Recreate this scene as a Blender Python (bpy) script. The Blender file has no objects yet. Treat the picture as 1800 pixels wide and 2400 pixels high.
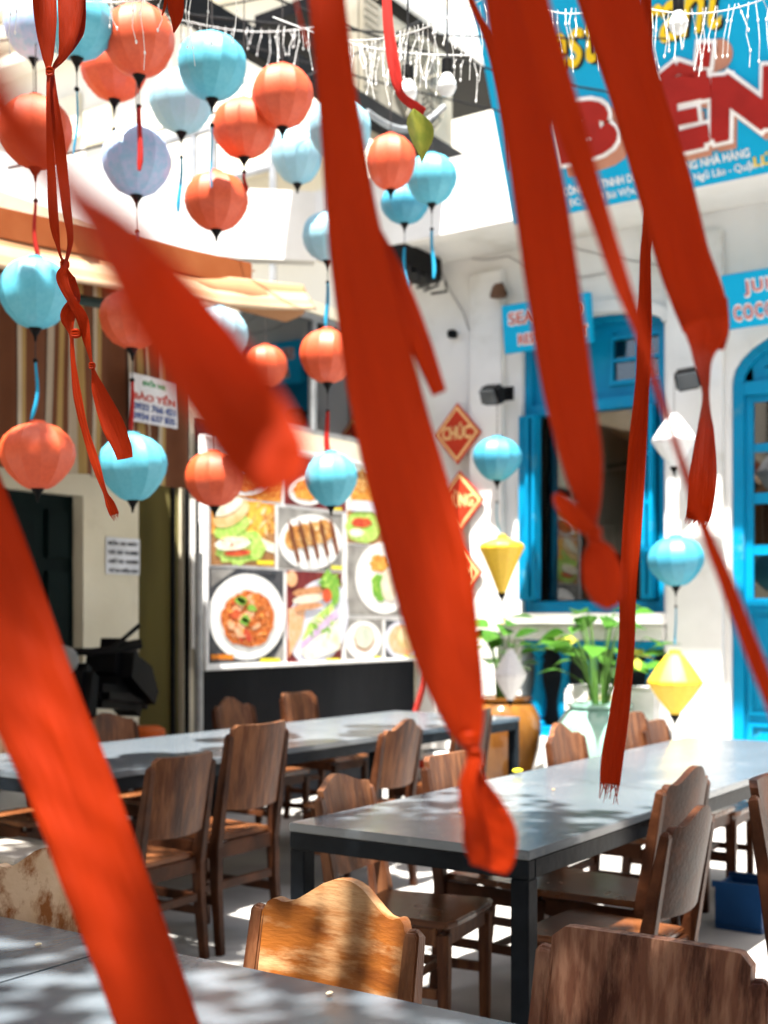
import bpy, bmesh, math, random
from mathutils import Vector, Matrix, noise
random.seed(7)
S = bpy.context.scene
COL = S.collection
rad = math.radians

# ---------------------------------------------------------------- camera, world, sun, exposure
YAW = rad(34.4); FPX = 2900.0; HOR = 1452.0; EYE = 1.435
Rv = Vector((math.cos(YAW), math.sin(YAW), 0)); Fv = Vector((-math.sin(YAW), math.cos(YAW), 0)); Zv = Vector((0, 0, 1))
cam_d = bpy.data.cameras.new('camera'); cam = bpy.data.objects.new('camera', cam_d); COL.objects.link(cam)
cam.location = (0, 0, EYE); cam.rotation_euler = (rad(90), 0, YAW)
cam_d.sensor_fit = 'HORIZONTAL'; cam_d.sensor_width = 24.0; cam_d.lens = 24.0 * FPX / 1800
cam_d.shift_y = (HOR - 1200) / 1800
cam_d.clip_start = 0.02; cam_d.clip_end = 300
cam_d.dof.use_dof = True; cam_d.dof.focus_distance = 2.5; cam_d.dof.aperture_fstop = 3.3
S.camera = cam

SUN = Vector((0.10, -0.34, 1.0)).normalized()
w = bpy.data.worlds.new('World'); S.world = w; w.use_nodes = True
nt = w.node_tree; bg = nt.nodes['Background']
sky = nt.nodes.new('ShaderNodeTexSky'); sky.sky_type = 'NISHITA'; sky.sun_disc = False
sky.sun_elevation = math.asin(SUN.z); sky.sun_rotation = math.atan2(SUN.x, SUN.y)
sky.dust_density = 3.0; sky.ozone_density = 0.4
nt.links.new(sky.outputs[0], bg.inputs[0]); bg.inputs[1].default_value = 0.052
sd = bpy.data.lights.new('sun', 'SUN'); sd.energy = 4.3; sd.angle = rad(0.6); sd.color = (1.0, 0.95, 0.87)
so = bpy.data.objects.new('sun', sd); COL.objects.link(so); so.rotation_euler = SUN.to_track_quat('Z', 'Y').to_euler()
S.view_settings.view_transform = 'Standard'; S.view_settings.look = 'None'
S.view_settings.exposure = 2.58; S.view_settings.gamma = 1.0; S.view_settings.use_curve_mapping = False
S.cycles.use_denoising = True
S.cycles.max_bounces = 8; S.cycles.transparent_max_bounces = 16
S.cycles.sample_clamp_indirect = 6.0

# ---------------------------------------------------------------- picture point -> place
def ray(px, py): return Rv * ((px - 900) / FPX) + Fv + Zv * ((HOR - py) / FPX)
def P(px, py, X=None, Y=None, z=None, d=None):
    r = ray(px, py)
    if d is None:
        if X is not None: d = X / r.x
        elif Y is not None: d = Y / r.y
        else: d = (z - EYE) / r.z
    return Vector((0, 0, EYE)) + r * d
def PP(px, py, p0, n):
    r = ray(px, py); o = Vector((0, 0, EYE)); return o + r * ((p0 - o).dot(n) / r.dot(n))

# ---------------------------------------------------------------- materials
def lin(c):
    return tuple(((v / 255) / 12.92 if v / 255 <= 0.04045 else ((v / 255 + 0.055) / 1.055) ** 2.4) for v in c)
MATS = {}
def mat(name, col, rough=0.6, metal=0.0, col2=None, scale=6.0, stretch=(1, 1, 1), lo=0.4, hi=0.65, bump=0.0, bscale=None,
        transl=0.0, spec=0.18, detail=5, coat=0.0, rvar=0.0, rnd=0.0, col3=None, scale3=1.2, lo3=.5, hi3=.6, silk=0):
    if name in MATS: return MATS[name]
    m = bpy.data.materials.new(name); m.use_nodes = True; t = m.node_tree; N = t.nodes; L = t.links
    b = N['Principled BSDF']; out = N['Material Output']
    b.inputs['Roughness'].default_value = rough; b.inputs['Metallic'].default_value = metal
    b.inputs['Specular IOR Level'].default_value = spec; b.inputs['Coat Weight'].default_value = coat
    b.inputs['Base Color'].default_value = (*col, 1)
    c2 = col2 if col2 else tuple(v * 0.82 for v in col)
    tc = N.new('ShaderNodeTexCoord'); mp = N.new('ShaderNodeMapping'); mp.inputs['Scale'].default_value = stretch
    oi = N.new('ShaderNodeObjectInfo'); 
    ad = N.new('ShaderNodeVectorMath'); ad.operation = 'ADD'
    ml = N.new('ShaderNodeVectorMath'); ml.operation = 'SCALE'; ml.inputs[0].default_value = (17, 31, 11)
    L.new(oi.outputs['Random'], ml.inputs['Scale']); L.new(tc.outputs['Object'], ad.inputs[0]); L.new(ml.outputs[0], ad.inputs[1])
    L.new(ad.outputs[0], mp.inputs[0])
    nz = N.new('ShaderNodeTexNoise'); nz.inputs['Scale'].default_value = scale; nz.inputs['Detail'].default_value = detail
    L.new(mp.outputs[0], nz.inputs['Vector'])
    cr = N.new('ShaderNodeValToRGB'); cr.color_ramp.elements[0].position = lo; cr.color_ramp.elements[1].position = hi
    cr.color_ramp.elements[0].color = (*col, 1); cr.color_ramp.elements[1].color = (*c2, 1)
    L.new(nz.outputs[0], cr.inputs[0]); last = cr.outputs[0]
    if col3:
        n3 = N.new('ShaderNodeTexNoise'); n3.inputs['Scale'].default_value = scale3; n3.inputs['Detail'].default_value = 8; n3.inputs['Roughness'].default_value = .65
        L.new(mp.outputs[0], n3.inputs['Vector'])
        r3 = N.new('ShaderNodeValToRGB'); r3.color_ramp.elements[0].position = lo3; r3.color_ramp.elements[1].position = hi3
        L.new(n3.outputs[0], r3.inputs[0])
        mx = N.new('ShaderNodeMix'); mx.data_type = 'RGBA'; L.new(r3.outputs[0], mx.inputs[0]); L.new(last, mx.inputs[6]); mx.inputs[7].default_value = (*col3, 1)
        last = mx.outputs[2]
    if rnd:
        hs = N.new('ShaderNodeHueSaturation'); mr = N.new('ShaderNodeMapRange')
        mr.inputs[3].default_value = 1 - rnd; mr.inputs[4].default_value = 1 + rnd
        L.new(oi.outputs['Random'], mr.inputs[0]); L.new(mr.outputs[0], hs.inputs['Value']); L.new(last, hs.inputs['Color']); last = hs.outputs[0]
    L.new(last, b.inputs['Base Color'])
    if rvar:
        mr = N.new('ShaderNodeMapRange'); mr.inputs[3].default_value = max(0.02, rough - rvar); mr.inputs[4].default_value = rough + rvar
        L.new(nz.outputs[0], mr.inputs[0]); L.new(mr.outputs[0], b.inputs['Roughness'])
    if bump:
        bn = N.new('ShaderNodeTexNoise'); bn.inputs['Scale'].default_value = bscale or scale * 4; bn.inputs['Detail'].default_value = 4
        L.new(mp.outputs[0], bn.inputs['Vector'])
        bp = N.new('ShaderNodeBump'); bp.inputs['Strength'].default_value = bump; bp.inputs['Distance'].default_value = 0.02
        L.new(bn.outputs[0], bp.inputs['Height']); L.new(bp.outputs[0], b.inputs['Normal'])
    if silk:
        gl = N.new('ShaderNodeBsdfGlossy'); gl.inputs['Roughness'].default_value = .52; gl.inputs[0].default_value = (.95, .93, .9, 1); ms_ = N.new('ShaderNodeMixShader'); ms_.inputs[0].default_value = silk; L.new(b.outputs[0], ms_.inputs[1]); L.new(gl.outputs[0], ms_.inputs[2]); b = ms_
    if transl:
        tr = N.new('ShaderNodeBsdfTranslucent'); L.new(last, tr.inputs[0]); mxs = N.new('ShaderNodeMixShader')
        mxs.inputs[0].default_value = transl; L.new(b.outputs[0], mxs.inputs[1]); L.new(tr.outputs[0], mxs.inputs[2]); L.new(mxs.outputs[0], out.inputs[0])
    MATS[name] = m; return m

def glass(name, tint=(0.8, 0.85, 0.85), refl=0.25):
    if name in MATS: return MATS[name]
    m = bpy.data.materials.new(name); m.use_nodes = True; t = m.node_tree; N = t.nodes; L = t.links
    N.remove(N['Principled BSDF']); out = N['Material Output']
    tr = N.new('ShaderNodeBsdfTransparent'); tr.inputs[0].default_value = (*tint, 1)
    gl = N.new('ShaderNodeBsdfGlossy'); gl.inputs['Roughness'].default_value = 0.03
    fr = N.new('ShaderNodeFresnel'); fr.inputs[0].default_value = 1.6
    nz = N.new('ShaderNodeTexNoise'); nz.inputs['Scale'].default_value = 1.5
    mr = N.new('ShaderNodeMath'); mr.operation = 'ADD'; mr.inputs[1].default_value = refl * .3
    L.new(fr.outputs[0], mr.inputs[0]); mx = N.new('ShaderNodeMixShader'); L.new(mr.outputs[0], mx.inputs[0])
    L.new(tr.outputs[0], mx.inputs[1]); L.new(gl.outputs[0], mx.inputs[2]); L.new(mx.outputs[0], out.inputs[0])
    MATS[name] = m; return m

def stripes(name, axis, period, bands, rough=0.85, transl=0.0, wobble=0.0):
    """cloth woven in bands: bands = [(start 0..1, colour)]"""
    m = bpy.data.materials.new(name); m.use_nodes = True; t = m.node_tree; N = t.nodes; L = t.links; b = N['Principled BSDF']
    b.inputs['Roughness'].default_value = rough; b.inputs['Specular IOR Level'].default_value = .2
    uv = N.new('ShaderNodeUVMap'); sp = N.new('ShaderNodeSeparateXYZ'); L.new(uv.outputs[0], sp.inputs[0])
    dv = N.new('ShaderNodeMath'); dv.operation = 'DIVIDE'; dv.inputs[1].default_value = period; L.new(sp.outputs[axis], dv.inputs[0])
    fr = N.new('ShaderNodeMath'); fr.operation = 'FRACT'; L.new(dv.outputs[0], fr.inputs[0])
    cr = N.new('ShaderNodeValToRGB'); cr.color_ramp.interpolation = 'CONSTANT'; e = cr.color_ramp.elements
    e[0].position = bands[0][0]; e[0].color = (*bands[0][1], 1); e[1].position = bands[1][0]; e[1].color = (*bands[1][1], 1)
    for p, c in bands[2:]:
        k = e.new(p); k.color = (*c, 1)
    L.new(fr.outputs[0], cr.inputs[0])
    nz = N.new('ShaderNodeTexNoise'); nz.inputs['Scale'].default_value = 3; nz.inputs['Detail'].default_value = 6
    tc = N.new('ShaderNodeTexCoord'); L.new(tc.outputs['Object'], nz.inputs[0])
    mr = N.new('ShaderNodeMapRange'); mr.inputs[3].default_value = .7; mr.inputs[4].default_value = 1.15; L.new(nz.outputs[0], mr.inputs[0])
    hs = N.new('ShaderNodeHueSaturation'); L.new(mr.outputs[0], hs.inputs['Value']); L.new(cr.outputs[0], hs.inputs['Color'])
    L.new(hs.outputs[0], b.inputs['Base Color'])
    if transl:
        tr = N.new('ShaderNodeBsdfTranslucent'); L.new(hs.outputs[0], tr.inputs[0]); mx = N.new('ShaderNodeMixShader'); mx.inputs[0].default_value = transl
        L.new(b.outputs[0], mx.inputs[1]); L.new(tr.outputs[0], mx.inputs[2]); L.new(mx.outputs[0], N['Material Output'].inputs[0])
    return m

M_CON = mat('pale_concrete', (0.34, 0.33, 0.32), 0.85, col2=(0.25, 0.24, 0.23), scale=1.3, bump=.25, bscale=60, col3=(.2, .2, .19), scale3=.8, lo3=.55, hi3=.75)
M_WHITE = mat('white_paint', (0.76, 0.755, 0.74), 0.8, col2=(0.66, 0.655, 0.635), scale=1.6, bump=.08, bscale=40, col3=(.50, .48, .43), scale3=1.6, lo3=.56, hi3=.80)
M_CREAM = mat('cream_render', (0.68, 0.63, 0.50), 0.85, col2=(0.58, 0.53, 0.40), scale=1.2, bump=.1, bscale=30, col3=(.40, .36, .27), scale3=.9, lo3=.6, hi3=.85)
M_PALEC = mat('pale_cream_render', (0.74, 0.71, 0.62), 0.85, col2=(0.66, 0.63, 0.54), scale=.8, bump=.1, bscale=30, col3=(.5, .47, .4), scale3=.7, lo3=.6, hi3=.85)
M_OCHRE = mat('ochre_metal', (0.30, 0.26, 0.10), 0.6, col2=(0.22, 0.19, 0.08), scale=4, stretch=(1, 1, .2), bump=.1)
M_BLUE = mat('sky_blue_gloss_paint', (0.0, 0.23, 0.43), 0.38, col2=(0.0, 0.19, 0.37), scale=2.5, bump=.10, bscale=18, rvar=.12, col3=(.06, .26, .38), scale3=5, lo3=.60, hi3=.74)
M_SIGNB = mat('blue_sign_vinyl', (0.0, 0.36, 0.62), 0.5, col2=(0.0, 0.34, 0.58), scale=1.5)
M_BLACK = mat('black_metal', (0.006, 0.006, 0.007), 0.45, col2=(0.010, 0.010, 0.010), scale=8, bump=.1, spec=.06)
M_NAVY = mat('navy_panel', (0.004, 0.0055, 0.009), 0.45, col2=(0.012, 0.014, 0.019), scale=2.2, stretch=(1, 1, .4), bump=.12, bscale=14, lo=.45, hi=.8, spec=.07)
M_GREEND = mat('dark_green_door_paint', (0.0015, 0.006, 0.006), 0.5, col2=(0.003, 0.010, 0.0095), scale=3, bump=.1, spec=.06)
M_GREY = mat('grey_galvanised', (0.36, 0.37, 0.38), 0.45, metal=.5, col2=(0.26, 0.27, 0.28), scale=8, bump=.05)
M_TABLE = mat('table_slate_paint', spec=.55, col=(0.105, 0.125, 0.145), rough=0.22, col2=(0.075, 0.092, 0.11), scale=3.5, stretch=(1, .6, 1), bump=.06, bscale=25, rvar=.1, col3=(.16, .175, .19), scale3=5, lo3=.58, hi3=.72)
M_TFRAME = mat('table_frame_paint', (0.008, 0.011, 0.015), 0.42, col2=(0.004, 0.0055, 0.008), spec=.08, scale=9, bump=.08, col3=(.02, .026, .03), scale3=14, lo3=.66, hi3=.74)
WOOD = dict(stretch=(1, 1, 1), bump=.14, bscale=45, rvar=.1)
M_WDARK = mat('dark_teak', (0.038, 0.012, 0.005), 0.42, col2=(0.08, 0.028, 0.012), spec=.12, scale=9, bump=.12, bscale=60, rvar=.1, rnd=.15, col3=(.02, .008, .005), scale3=4, lo3=.5, hi3=.7)
M_WMID = mat('worn_brown_teak', (0.095, 0.032, 0.013), 0.42, col2=(0.19, 0.078, 0.034), spec=.2, scale=16, stretch=(2.2, 2.2, .25), bump=.2, bscale=50, rvar=.12, rnd=.06, col3=(.045, .016, .009), scale3=6, lo3=.5, hi3=.68)
M_WORNG = mat('honey_worn_teak', (0.23, 0.072, 0.012), 0.40, col2=(0.15, 0.042, 0.007), spec=.25, scale=9, stretch=(2, .7, 3), bump=.1, bscale=50, rvar=.15, rnd=.0, col3=(.40, .23, .11), scale3=5, lo3=.50, hi3=.66)
M_WPALE = mat('sunlit_worn_teak', (0.62, 0.44, 0.30), 0.5, col2=(0.52, 0.33, 0.19), scale=7, bump=.1, bscale=50, rvar=.1, col3=(.24, .075, .015), scale3=9.0, lo3=.50, hi3=.62)  # pale worn teak with strong sunlight put into the colour
M_WGRN = mat('grained_grey_brown_teak', (0.14, 0.056, 0.033), 0.55, col2=(0.24, 0.12, 0.075), spec=.15, scale=42, stretch=(1.6, 1.6, .14), lo=.42, hi=.62, bump=.35, bscale=50, col3=(.045, .014, .008), scale3=9, lo3=.5, hi3=.6)
M_WSEAT = mat('polished_seat_teak', (0.11, 0.036, 0.013), 0.25, spec=.45, col2=(0.20, 0.075, 0.028), scale=7, bump=.05, bscale=40, rvar=.08, rnd=.15)
M_RED = mat('red_satin', (0.36, 0.022, 0.0005), 0.55, col2=(0.31, 0.017, 0.0004), scale=14, transl=.4, spec=.08, bump=.05, bscale=90)
M_REDD = mat('deep_red_satin', (0.27, 0.013, 0.0004), 0.55, col2=(0.23, 0.010, 0.0003), scale=14, transl=.35, spec=.08, bump=.05, bscale=90)
M_LRED = mat('red_silk', (0.62, 0.075, 0.014), 0.6, col2=(0.56, 0.058, 0.009), scale=9, transl=.10, bump=.06, bscale=60, spec=.15, silk=.055)
M_LBLUE = mat('turquoise_silk', (0.085, 0.42, 0.55), 0.6, col2=(0.06, 0.38, 0.52), scale=9, transl=.10, bump=.06, bscale=60, spec=.15, silk=.055)
M_LPALE = mat('pale_blue_silk', (0.26, 0.52, 0.62), 0.6, col2=(0.28, 0.54, 0.67), scale=9, transl=.12, bump=.06, bscale=60, spec=.15, silk=.055)
M_LILAC = mat('lilac_blue_silk', (0.38, 0.44, 0.66), 0.6, col2=(0.24, 0.42, 0.62), scale=5, transl=.12, bump=.06, bscale=60, spec=.15, silk=.055)
M_LTEAL = mat('deep_blue_silk', (0.035, 0.30, 0.44), 0.6, col2=(0.025, 0.26, 0.40), scale=9, transl=.10, bump=.06, bscale=60, spec=.15, silk=.055)
M_LYEL = mat('yellow_silk', (0.78, 0.52, 0.02), 0.45, col2=(0.72, 0.46, 0.015), scale=9, transl=.12, bump=.06, bscale=60, silk=.055)
M_LWHITE = mat('white_silk', (0.74, 0.73, 0.74), 0.45, col2=(0.66, 0.65, 0.67), scale=9, transl=.12, bump=.06, bscale=60, silk=.055)
M_TRED = mat('red_tassel_thread', (0.45, 0.02, 0.015), 0.6, scale=60, stretch=(1, 1, .1), transl=.2)
M_TBLUE = mat('blue_tassel_thread', (0.02, 0.33, 0.55), 0.6, scale=60, stretch=(1, 1, .1), transl=.2)
M_CORD = mat('dark_cord', (0.04, 0.035, 0.035), 0.7)
M_WIRE = mat('black_cable', (0.015, 0.015, 0.017), 0.6)
M_ICE = mat('white_light_wire', (0.8, 0.8, 0.8), 0.4)
M_CLEAR = mat('bulb_glass', (0.75, 0.78, 0.8), 0.1, spec=.8)
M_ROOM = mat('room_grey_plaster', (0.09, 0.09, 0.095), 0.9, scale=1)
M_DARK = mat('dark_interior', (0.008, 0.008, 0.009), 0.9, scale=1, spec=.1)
M_LEAF = mat('leaf_green', (0.03, 0.115, 0.012), 0.4, col2=(0.08, 0.20, 0.025), scale=14, transl=.3, rnd=.2)
M_STEM = mat('stem_green', (0.07, 0.16, 0.03), 0.5, scale=8)
M_BARK = mat('bark', (0.12, 0.09, 0.06), 0.9, scale=9, bump=.5)
M_GLASSW = glass('window_glass', (.38, .42, .44), .3)
M_GLASSD = glass('shop_glass', (0.35, 0.38, 0.4), .5)
M_BROWNPOT = mat('amber_glaze', (0.12, 0.045, 0.010), 0.14, col2=(0.21, 0.09, 0.018), scale=5, stretch=(1, 1, .4), bump=.06, coat=.5, rvar=.05)
M_CELADON = mat('celadon_glaze', (0.20, 0.36, 0.31), 0.2, col2=(0.28, 0.44, 0.38), scale=4, bump=.05, coat=.4)
M_TEXTW = mat('white_vinyl', (0.90, 0.90, 0.88), .5)
M_TEXTY = mat('yellow_vinyl', (0.90, 0.62, 0.02), .45)
M_TEXTR = mat('maroon_vinyl', (0.34, 0.015, 0.012), .4, col2=(.28, .012, .01))
M_TEXTRED = mat('red_vinyl', (0.50, 0.04, 0.015), .45)
M_TEXTK = mat('black_ink', (0.02, 0.02, 0.025), .7)
M_TEXTG = mat('green_ink', (0.04, 0.35, 0.12), .7)
M_TEXTB = mat('blue_ink', (0.05, 0.09, 0.28), .7)
M_SHADOWV = mat('peach_vinyl', (0.52, 0.24, 0.16), .5)
M_PAPER = mat('paper', (0.66, 0.68, 0.72), .8)
M_FRAMEW = mat('board_white_frame', (0.86, 0.86, 0.86), .45)
M_PLASTICW = mat('ac_shaded_beige_plastic', (0.30, 0.275, 0.22), .6, col2=(.24, .22, .17), scale=4)  # beige darkened so the colour carries the eave's shade
M_BLUEP = mat('blue_plastic', (0.005, 0.04, 0.13), .4)

# ---------------------------------------------------------------- mesh helper
class MB:
    def __init__(s): s.v = []; s.f = []; s.uv = None
    def add(s, vs, fs):
        o = len(s.v); s.v += [tuple(x) for x in vs]; s.f += [tuple(o + i for i in f) for f in fs]
    def box(s, c, size, M=None):
        x, y, z = (size[0] / 2, size[1] / 2, size[2] / 2); c = Vector(c)
        vs = [Vector((a * x, b * y, d * z)) for a in (-1, 1) for b in (-1, 1) for d in (-1, 1)]
        if M is not None: vs = [M @ v for v in vs]
        s.add([c + v for v in vs], [(0, 1, 3, 2), (4, 6, 7, 5), (0, 4, 5, 1), (2, 3, 7, 6), (0, 2, 6, 4), (1, 5, 7, 3)]); return s
    def box2(s, a, b):
        a = Vector(a); b = Vector(b); return s.box((a + b) / 2, (abs(b.x - a.x), abs(b.y - a.y), abs(b.z - a.z)))
    def tube(s, pts, r, n=8, cap=True, flat=1.0):
        pts = [Vector(p) for p in pts]; R = r if isinstance(r, (list, tuple)) else [r] * len(pts); rings = []
        prev = None
        for i, p in enumerate(pts):
            t = (pts[min(i + 1, len(pts) - 1)] - pts[max(i - 1, 0)])
            t = t.normalized() if t.length > 1e-9 else Zv
            if prev is None:
                u = t.cross(Vector((0.3, 1, 0.1))); u = u.normalized() if u.length > 1e-4 else t.cross(Vector((1, 0, 0))).normalized()
            else:
                u = prev - t * prev.dot(t); u = u.normalized() if u.length > 1e-6 else prev
            prev = u; v = t.cross(u)
            rings.append([p + (u * math.cos(k * 2 * math.pi / n) + v * math.sin(k * 2 * math.pi / n) * flat) * R[i] for k in range(n)])
        vs = [q for r_ in rings for q in r_]; fs = []
        for i in range(len(pts) - 1):
            for k in range(n): fs.append((i * n + k, i * n + (k + 1) % n, (i + 1) * n + (k + 1) % n, (i + 1) * n + k))
        if cap: fs.append(tuple(range(n))[::-1]); fs.append(tuple((len(pts) - 1) * n + k for k in range(n)))
        s.add(vs, fs); return s
    def bar(s, pts, w, h, side=Vector((0, 1, 0))):
        """rectangular bar along pts; w across 'side', h across the other"""
        pts = [Vector(p) for p in pts]; rings = []
        for i, p in enumerate(pts):
            t = (pts[min(i + 1, len(pts) - 1)] - pts[max(i - 1, 0)]).normalized(); u = (side - t * side.dot(t)).normalized(); v = t.cross(u)
            ww = w[i] if isinstance(w, (list, tuple)) else w; hh = h[i] if isinstance(h, (list, tuple)) else h
            rings.append([p + u * a * ww / 2 + v * b * hh / 2 for a, b in ((-1, -1), (1, -1), (1, 1), (-1, 1))])
        vs = [q for r_ in rings for q in r_]; fs = [(3, 2, 1, 0)]
        for i in range(len(pts) - 1):
            for k in range(4): fs.append((i * 4 + k, i * 4 + (k + 1) % 4, (i + 1) * 4 + (k + 1) % 4, (i + 1) * 4 + k))
        e = (len(pts) - 1) * 4; fs.append((e, e + 1, e + 2, e + 3)); s.add(vs, fs); return s
    def lathe(s, prof, c=(0, 0, 0), n=24, fn=None):
        c = Vector(c); vs = []; fs = []
        for r, z in prof:
            for k in range(n):
                a = 2 * math.pi * k / n; q = r * (fn(k, n, z) if fn else 1); vs.append(c + Vector((q * math.cos(a), q * math.sin(a), z)))
        for i in range(len(prof) - 1):
            for k in range(n): fs.append((i * n + k, i * n + (k + 1) % n, (i + 1) * n + (k + 1) % n, (i + 1) * n + k))
        fs.append(tuple(range(n))[::-1]); fs.append(tuple((len(prof) - 1) * n + k for k in range(n))); s.add(vs, fs); return s
    def prism(s, poly, off):
        """poly: list of 3D points, off: extrusion vector"""
        n = len(poly); poly = [Vector(p) for p in poly]; off = Vector(off)
        s.add(poly + [p + off for p in poly], [tuple(range(n))[::-1], tuple(range(n, 2 * n))] + [(i, (i + 1) % n, n + (i + 1) % n, n + i) for i in range(n)]); return s
    def sphere(s, c, r, n=12, m=8, sc=(1, 1, 1)):
        prof = [(max(1e-4, math.sin(math.pi * i / m)) * r, -math.cos(math.pi * i / m) * r) for i in range(m + 1)]
        o = len(s.v); s.lathe(prof, (0, 0, 0), n)
        for i in range(o, len(s.v)):
            v = s.v[i]; s.v[i] = (v[0] * sc[0] + c[0], v[1] * sc[1] + c[1], v[2] * sc[2] + c[2])
        return s
    def data(s, name, m, bevel=0, smooth=None, uvs=None):
        me = bpy.data.meshes.new(name); me.from_pydata(s.v, [], s.f)
        bm = bmesh.new(); bm.from_mesh(me)
        if uvs is None: bmesh.ops.recalc_face_normals(bm, faces=bm.faces)
        if bevel:
            es = [e for e in bm.edges if len(e.link_faces) == 2 and e.calc_face_angle(0) > rad(35)]
            bmesh.ops.bevel(bm, geom=es, offset=bevel, segments=2, affect='EDGES', clamp_overlap=True)
        bm.to_mesh(me); bm.free()
        me.materials.append(m)
        if smooth:
            me.polygons.foreach_set('use_smooth', [True] * len(me.polygons))
            try: me.set_sharp_from_angle(angle=rad(smooth if smooth > 1 else 35))
            except Exception: pass
        if uvs:
            l = me.uv_layers.new(name='UVMap')
            for lp in me.loops: l.data[lp.index].uv = uvs[lp.vertex_index]
        me.update(); return me
    def build(s, name, m, parent=None, **k):
        return link(name, s.data(name, m, **k), parent)

def link(name, me, parent=None):
    o = bpy.data.objects.new(name, me); COL.objects.link(o)
    if parent is not None:
        o.parent = parent; o.matrix_parent_inverse = BASE.get(parent.name, Matrix.Identity(4))
    return o
BASE = {}
def tag(o, label=None, cat=None, group=None, kind=None):
    if label: o['label'] = label
    if cat: o['category'] = cat
    if group: o['group'] = group
    if kind: o['kind'] = kind
    return o
def thing(name, loc, label, cat, group=None, world=True):
    """Empty at the base; with world=True the children are given in world coordinates"""
    e = bpy.data.objects.new(name, None); COL.objects.link(e); e.location = loc; e.empty_display_size = .1
    if world: BASE[e.name] = Matrix.Translation(-Vector(loc))
    tag(e, label, cat, group); return e

def fit_text(s, name, m, parent, origin, ex, ey, width, height, depth=0.004, bold=0.0, shear=0.0, spacing=1.0, dn=0.0):
    cu = bpy.data.curves.new(name, 'FONT'); cu.body = s; cu.extrude = depth / 2; cu.offset = bold; cu.shear = shear; cu.space_character = spacing; cu.size = 1.0
    cu.resolution_u = 4
    cu.materials.append(m); o = bpy.data.objects.new(name, cu); COL.objects.link(o)
    bpy.context.view_layer.update()
    bb = [Vector(b) for b in o.bound_box]; x0 = min(b.x for b in bb); x1 = max(b.x for b in bb); y0 = min(b.y for b in bb); y1 = max(b.y for b in bb)
    sx = width / (x1 - x0); sy = height / (y1 - y0) if height else sx
    n = ex.cross(ey).normalized()
    rot = Matrix((ex, ey, n)).transposed().to_4x4()
    cu.extrude = depth / 2 
    o.matrix_world = Matrix.Translation(origin + n * dn) @ rot @ Matrix.Diagonal((sx, sy, 1, 1)) @ Matrix.Translation((-x0, -y0, 0))
    bpy.context.view_layer.update()
    me = bpy.data.meshes.new_from_object(o); mw = o.matrix_world.copy(); bpy.data.objects.remove(o)
    me.transform(mw); me.name = name
    return link(name, me, parent)

# ================================================================ THE SETTING
YW = 9.6      # street front of the white building
XW = -6.2     # shop wall on the left
g = MB(); n = 60
for i in range(n + 1):
    for j in range(n + 1): g.v.append((-60 + 120 * i / n, -50 + 110 * j / n, 0))
g.f = [(i * (n + 1) + j, (i + 1) * (n + 1) + j, (i + 1) * (n + 1) + j + 1, i * (n + 1) + j + 1) for i in range(n) for j in range(n)]
tag(g.build('ground', M_CON), kind='structure')

# ---------------------------------------------------------------- white building
wb = thing('white_building', (-2.0, YW, 0), 'white plastered building with bright blue arched window and door', 'building')
def fx(px, py=1200): return P(px, py, Y=YW).x
def fz(px, py): return P(px, py, Y=YW).z
xc = XW
wx0, wx1 = fx(1222), fx(1557)
dx0 = fx(1712); dx1 = dx0 + 1.5
z_sill = fz(1390, 1436); z_led0 = fz(1390, 1500); z_bal0 = 0.42
z_spr = fz(1250, 800); z_top = fz(1390, 738)
z_dtop = fz(1800, 760); z_dspr = z_dtop - .42
ZT = 5.2; TH = .28
def arch_pts(x0, x1, zs, zt, n=14):
    pts = []
    for i in range(n + 1):
        a = math.pi * (1 - i / n); pts.append(((x0 + x1) / 2 + math.cos(a) * (x1 - x0) / 2, zs + math.sin(a) * (zt - zs)))
    return pts
wl = MB()
def wbox(m, x0, x1, z0, z1, y0=YW, y1=YW + TH): m.box2((x0, y0, z0), (x1, y1, z1))
wbox(wl, xc - .2, wx0, 0, ZT); wbox(wl, wx1, dx0, 0, ZT); wbox(wl, dx1, dx1 + 6, 0, ZT)
wbox(wl, wx0, wx1, 0, z_bal0); wbox(wl, wx0, wx1, z_led0, z_sill)
def header(m, x0, x1, zs, zt):
    ap = arch_pts(x0, x1, zs, zt)
    for (a, za), (b, zb) in zip(ap, ap[1:]):
        m.prism([(a, YW, za), (b, YW, zb), (b, YW, ZT), (a, YW, ZT)], (0, TH, 0))
header(wl, wx0, wx1, z_spr, z_top); header(wl, dx0, dx1, z_dspr, z_dtop)
wl.build('wall', M_WHITE, wb)
# pilasters stand proud of the wall
for a, b in ((1112, 1186), (1571, 1700)):
    pm = MB(); x0, x1 = fx(a), fx(b); zp = fz(1100, 560)
    pm.box2((x0, YW - .09, 0), (x1, YW - .003, 4.5)); pm.box2((x0 - .04, YW - .13, 0), (x1 + .04, YW - .004, .35))
    pm.build('pilaster', M_WHITE, wb, bevel=.008)
# window moulding
mo = MB(); ap = arch_pts(wx0 - .10, wx1 + .10, z_spr, z_top + .10, 20); ai = arch_pts(wx0 - .002, wx1 + .002, z_spr, z_top + .004, 20)
for i in range(20): mo.prism([(ai[i][0], YW - .05, ai[i][1]), (ai[i + 1][0], YW - .05, ai[i + 1][1]), (ap[i + 1][0], YW - .05, ap[i + 1][1]), (ap[i][0], YW - .05, ap[i][1])], (0, .047, 0))
mo.build('arch_moulding', M_WHITE, wb)
led = MB(); led.box2((wx0 - .16, YW - .20, z_sill - .10), (wx1 + .06, YW - .002, z_sill - .005)); led.box2((wx0 - .12, YW - .14, z_led0), (wx1 + .04, YW - .003, z_sill - .103))
led.build('window_ledge', M_WHITE, wb, bevel=.01)
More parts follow.
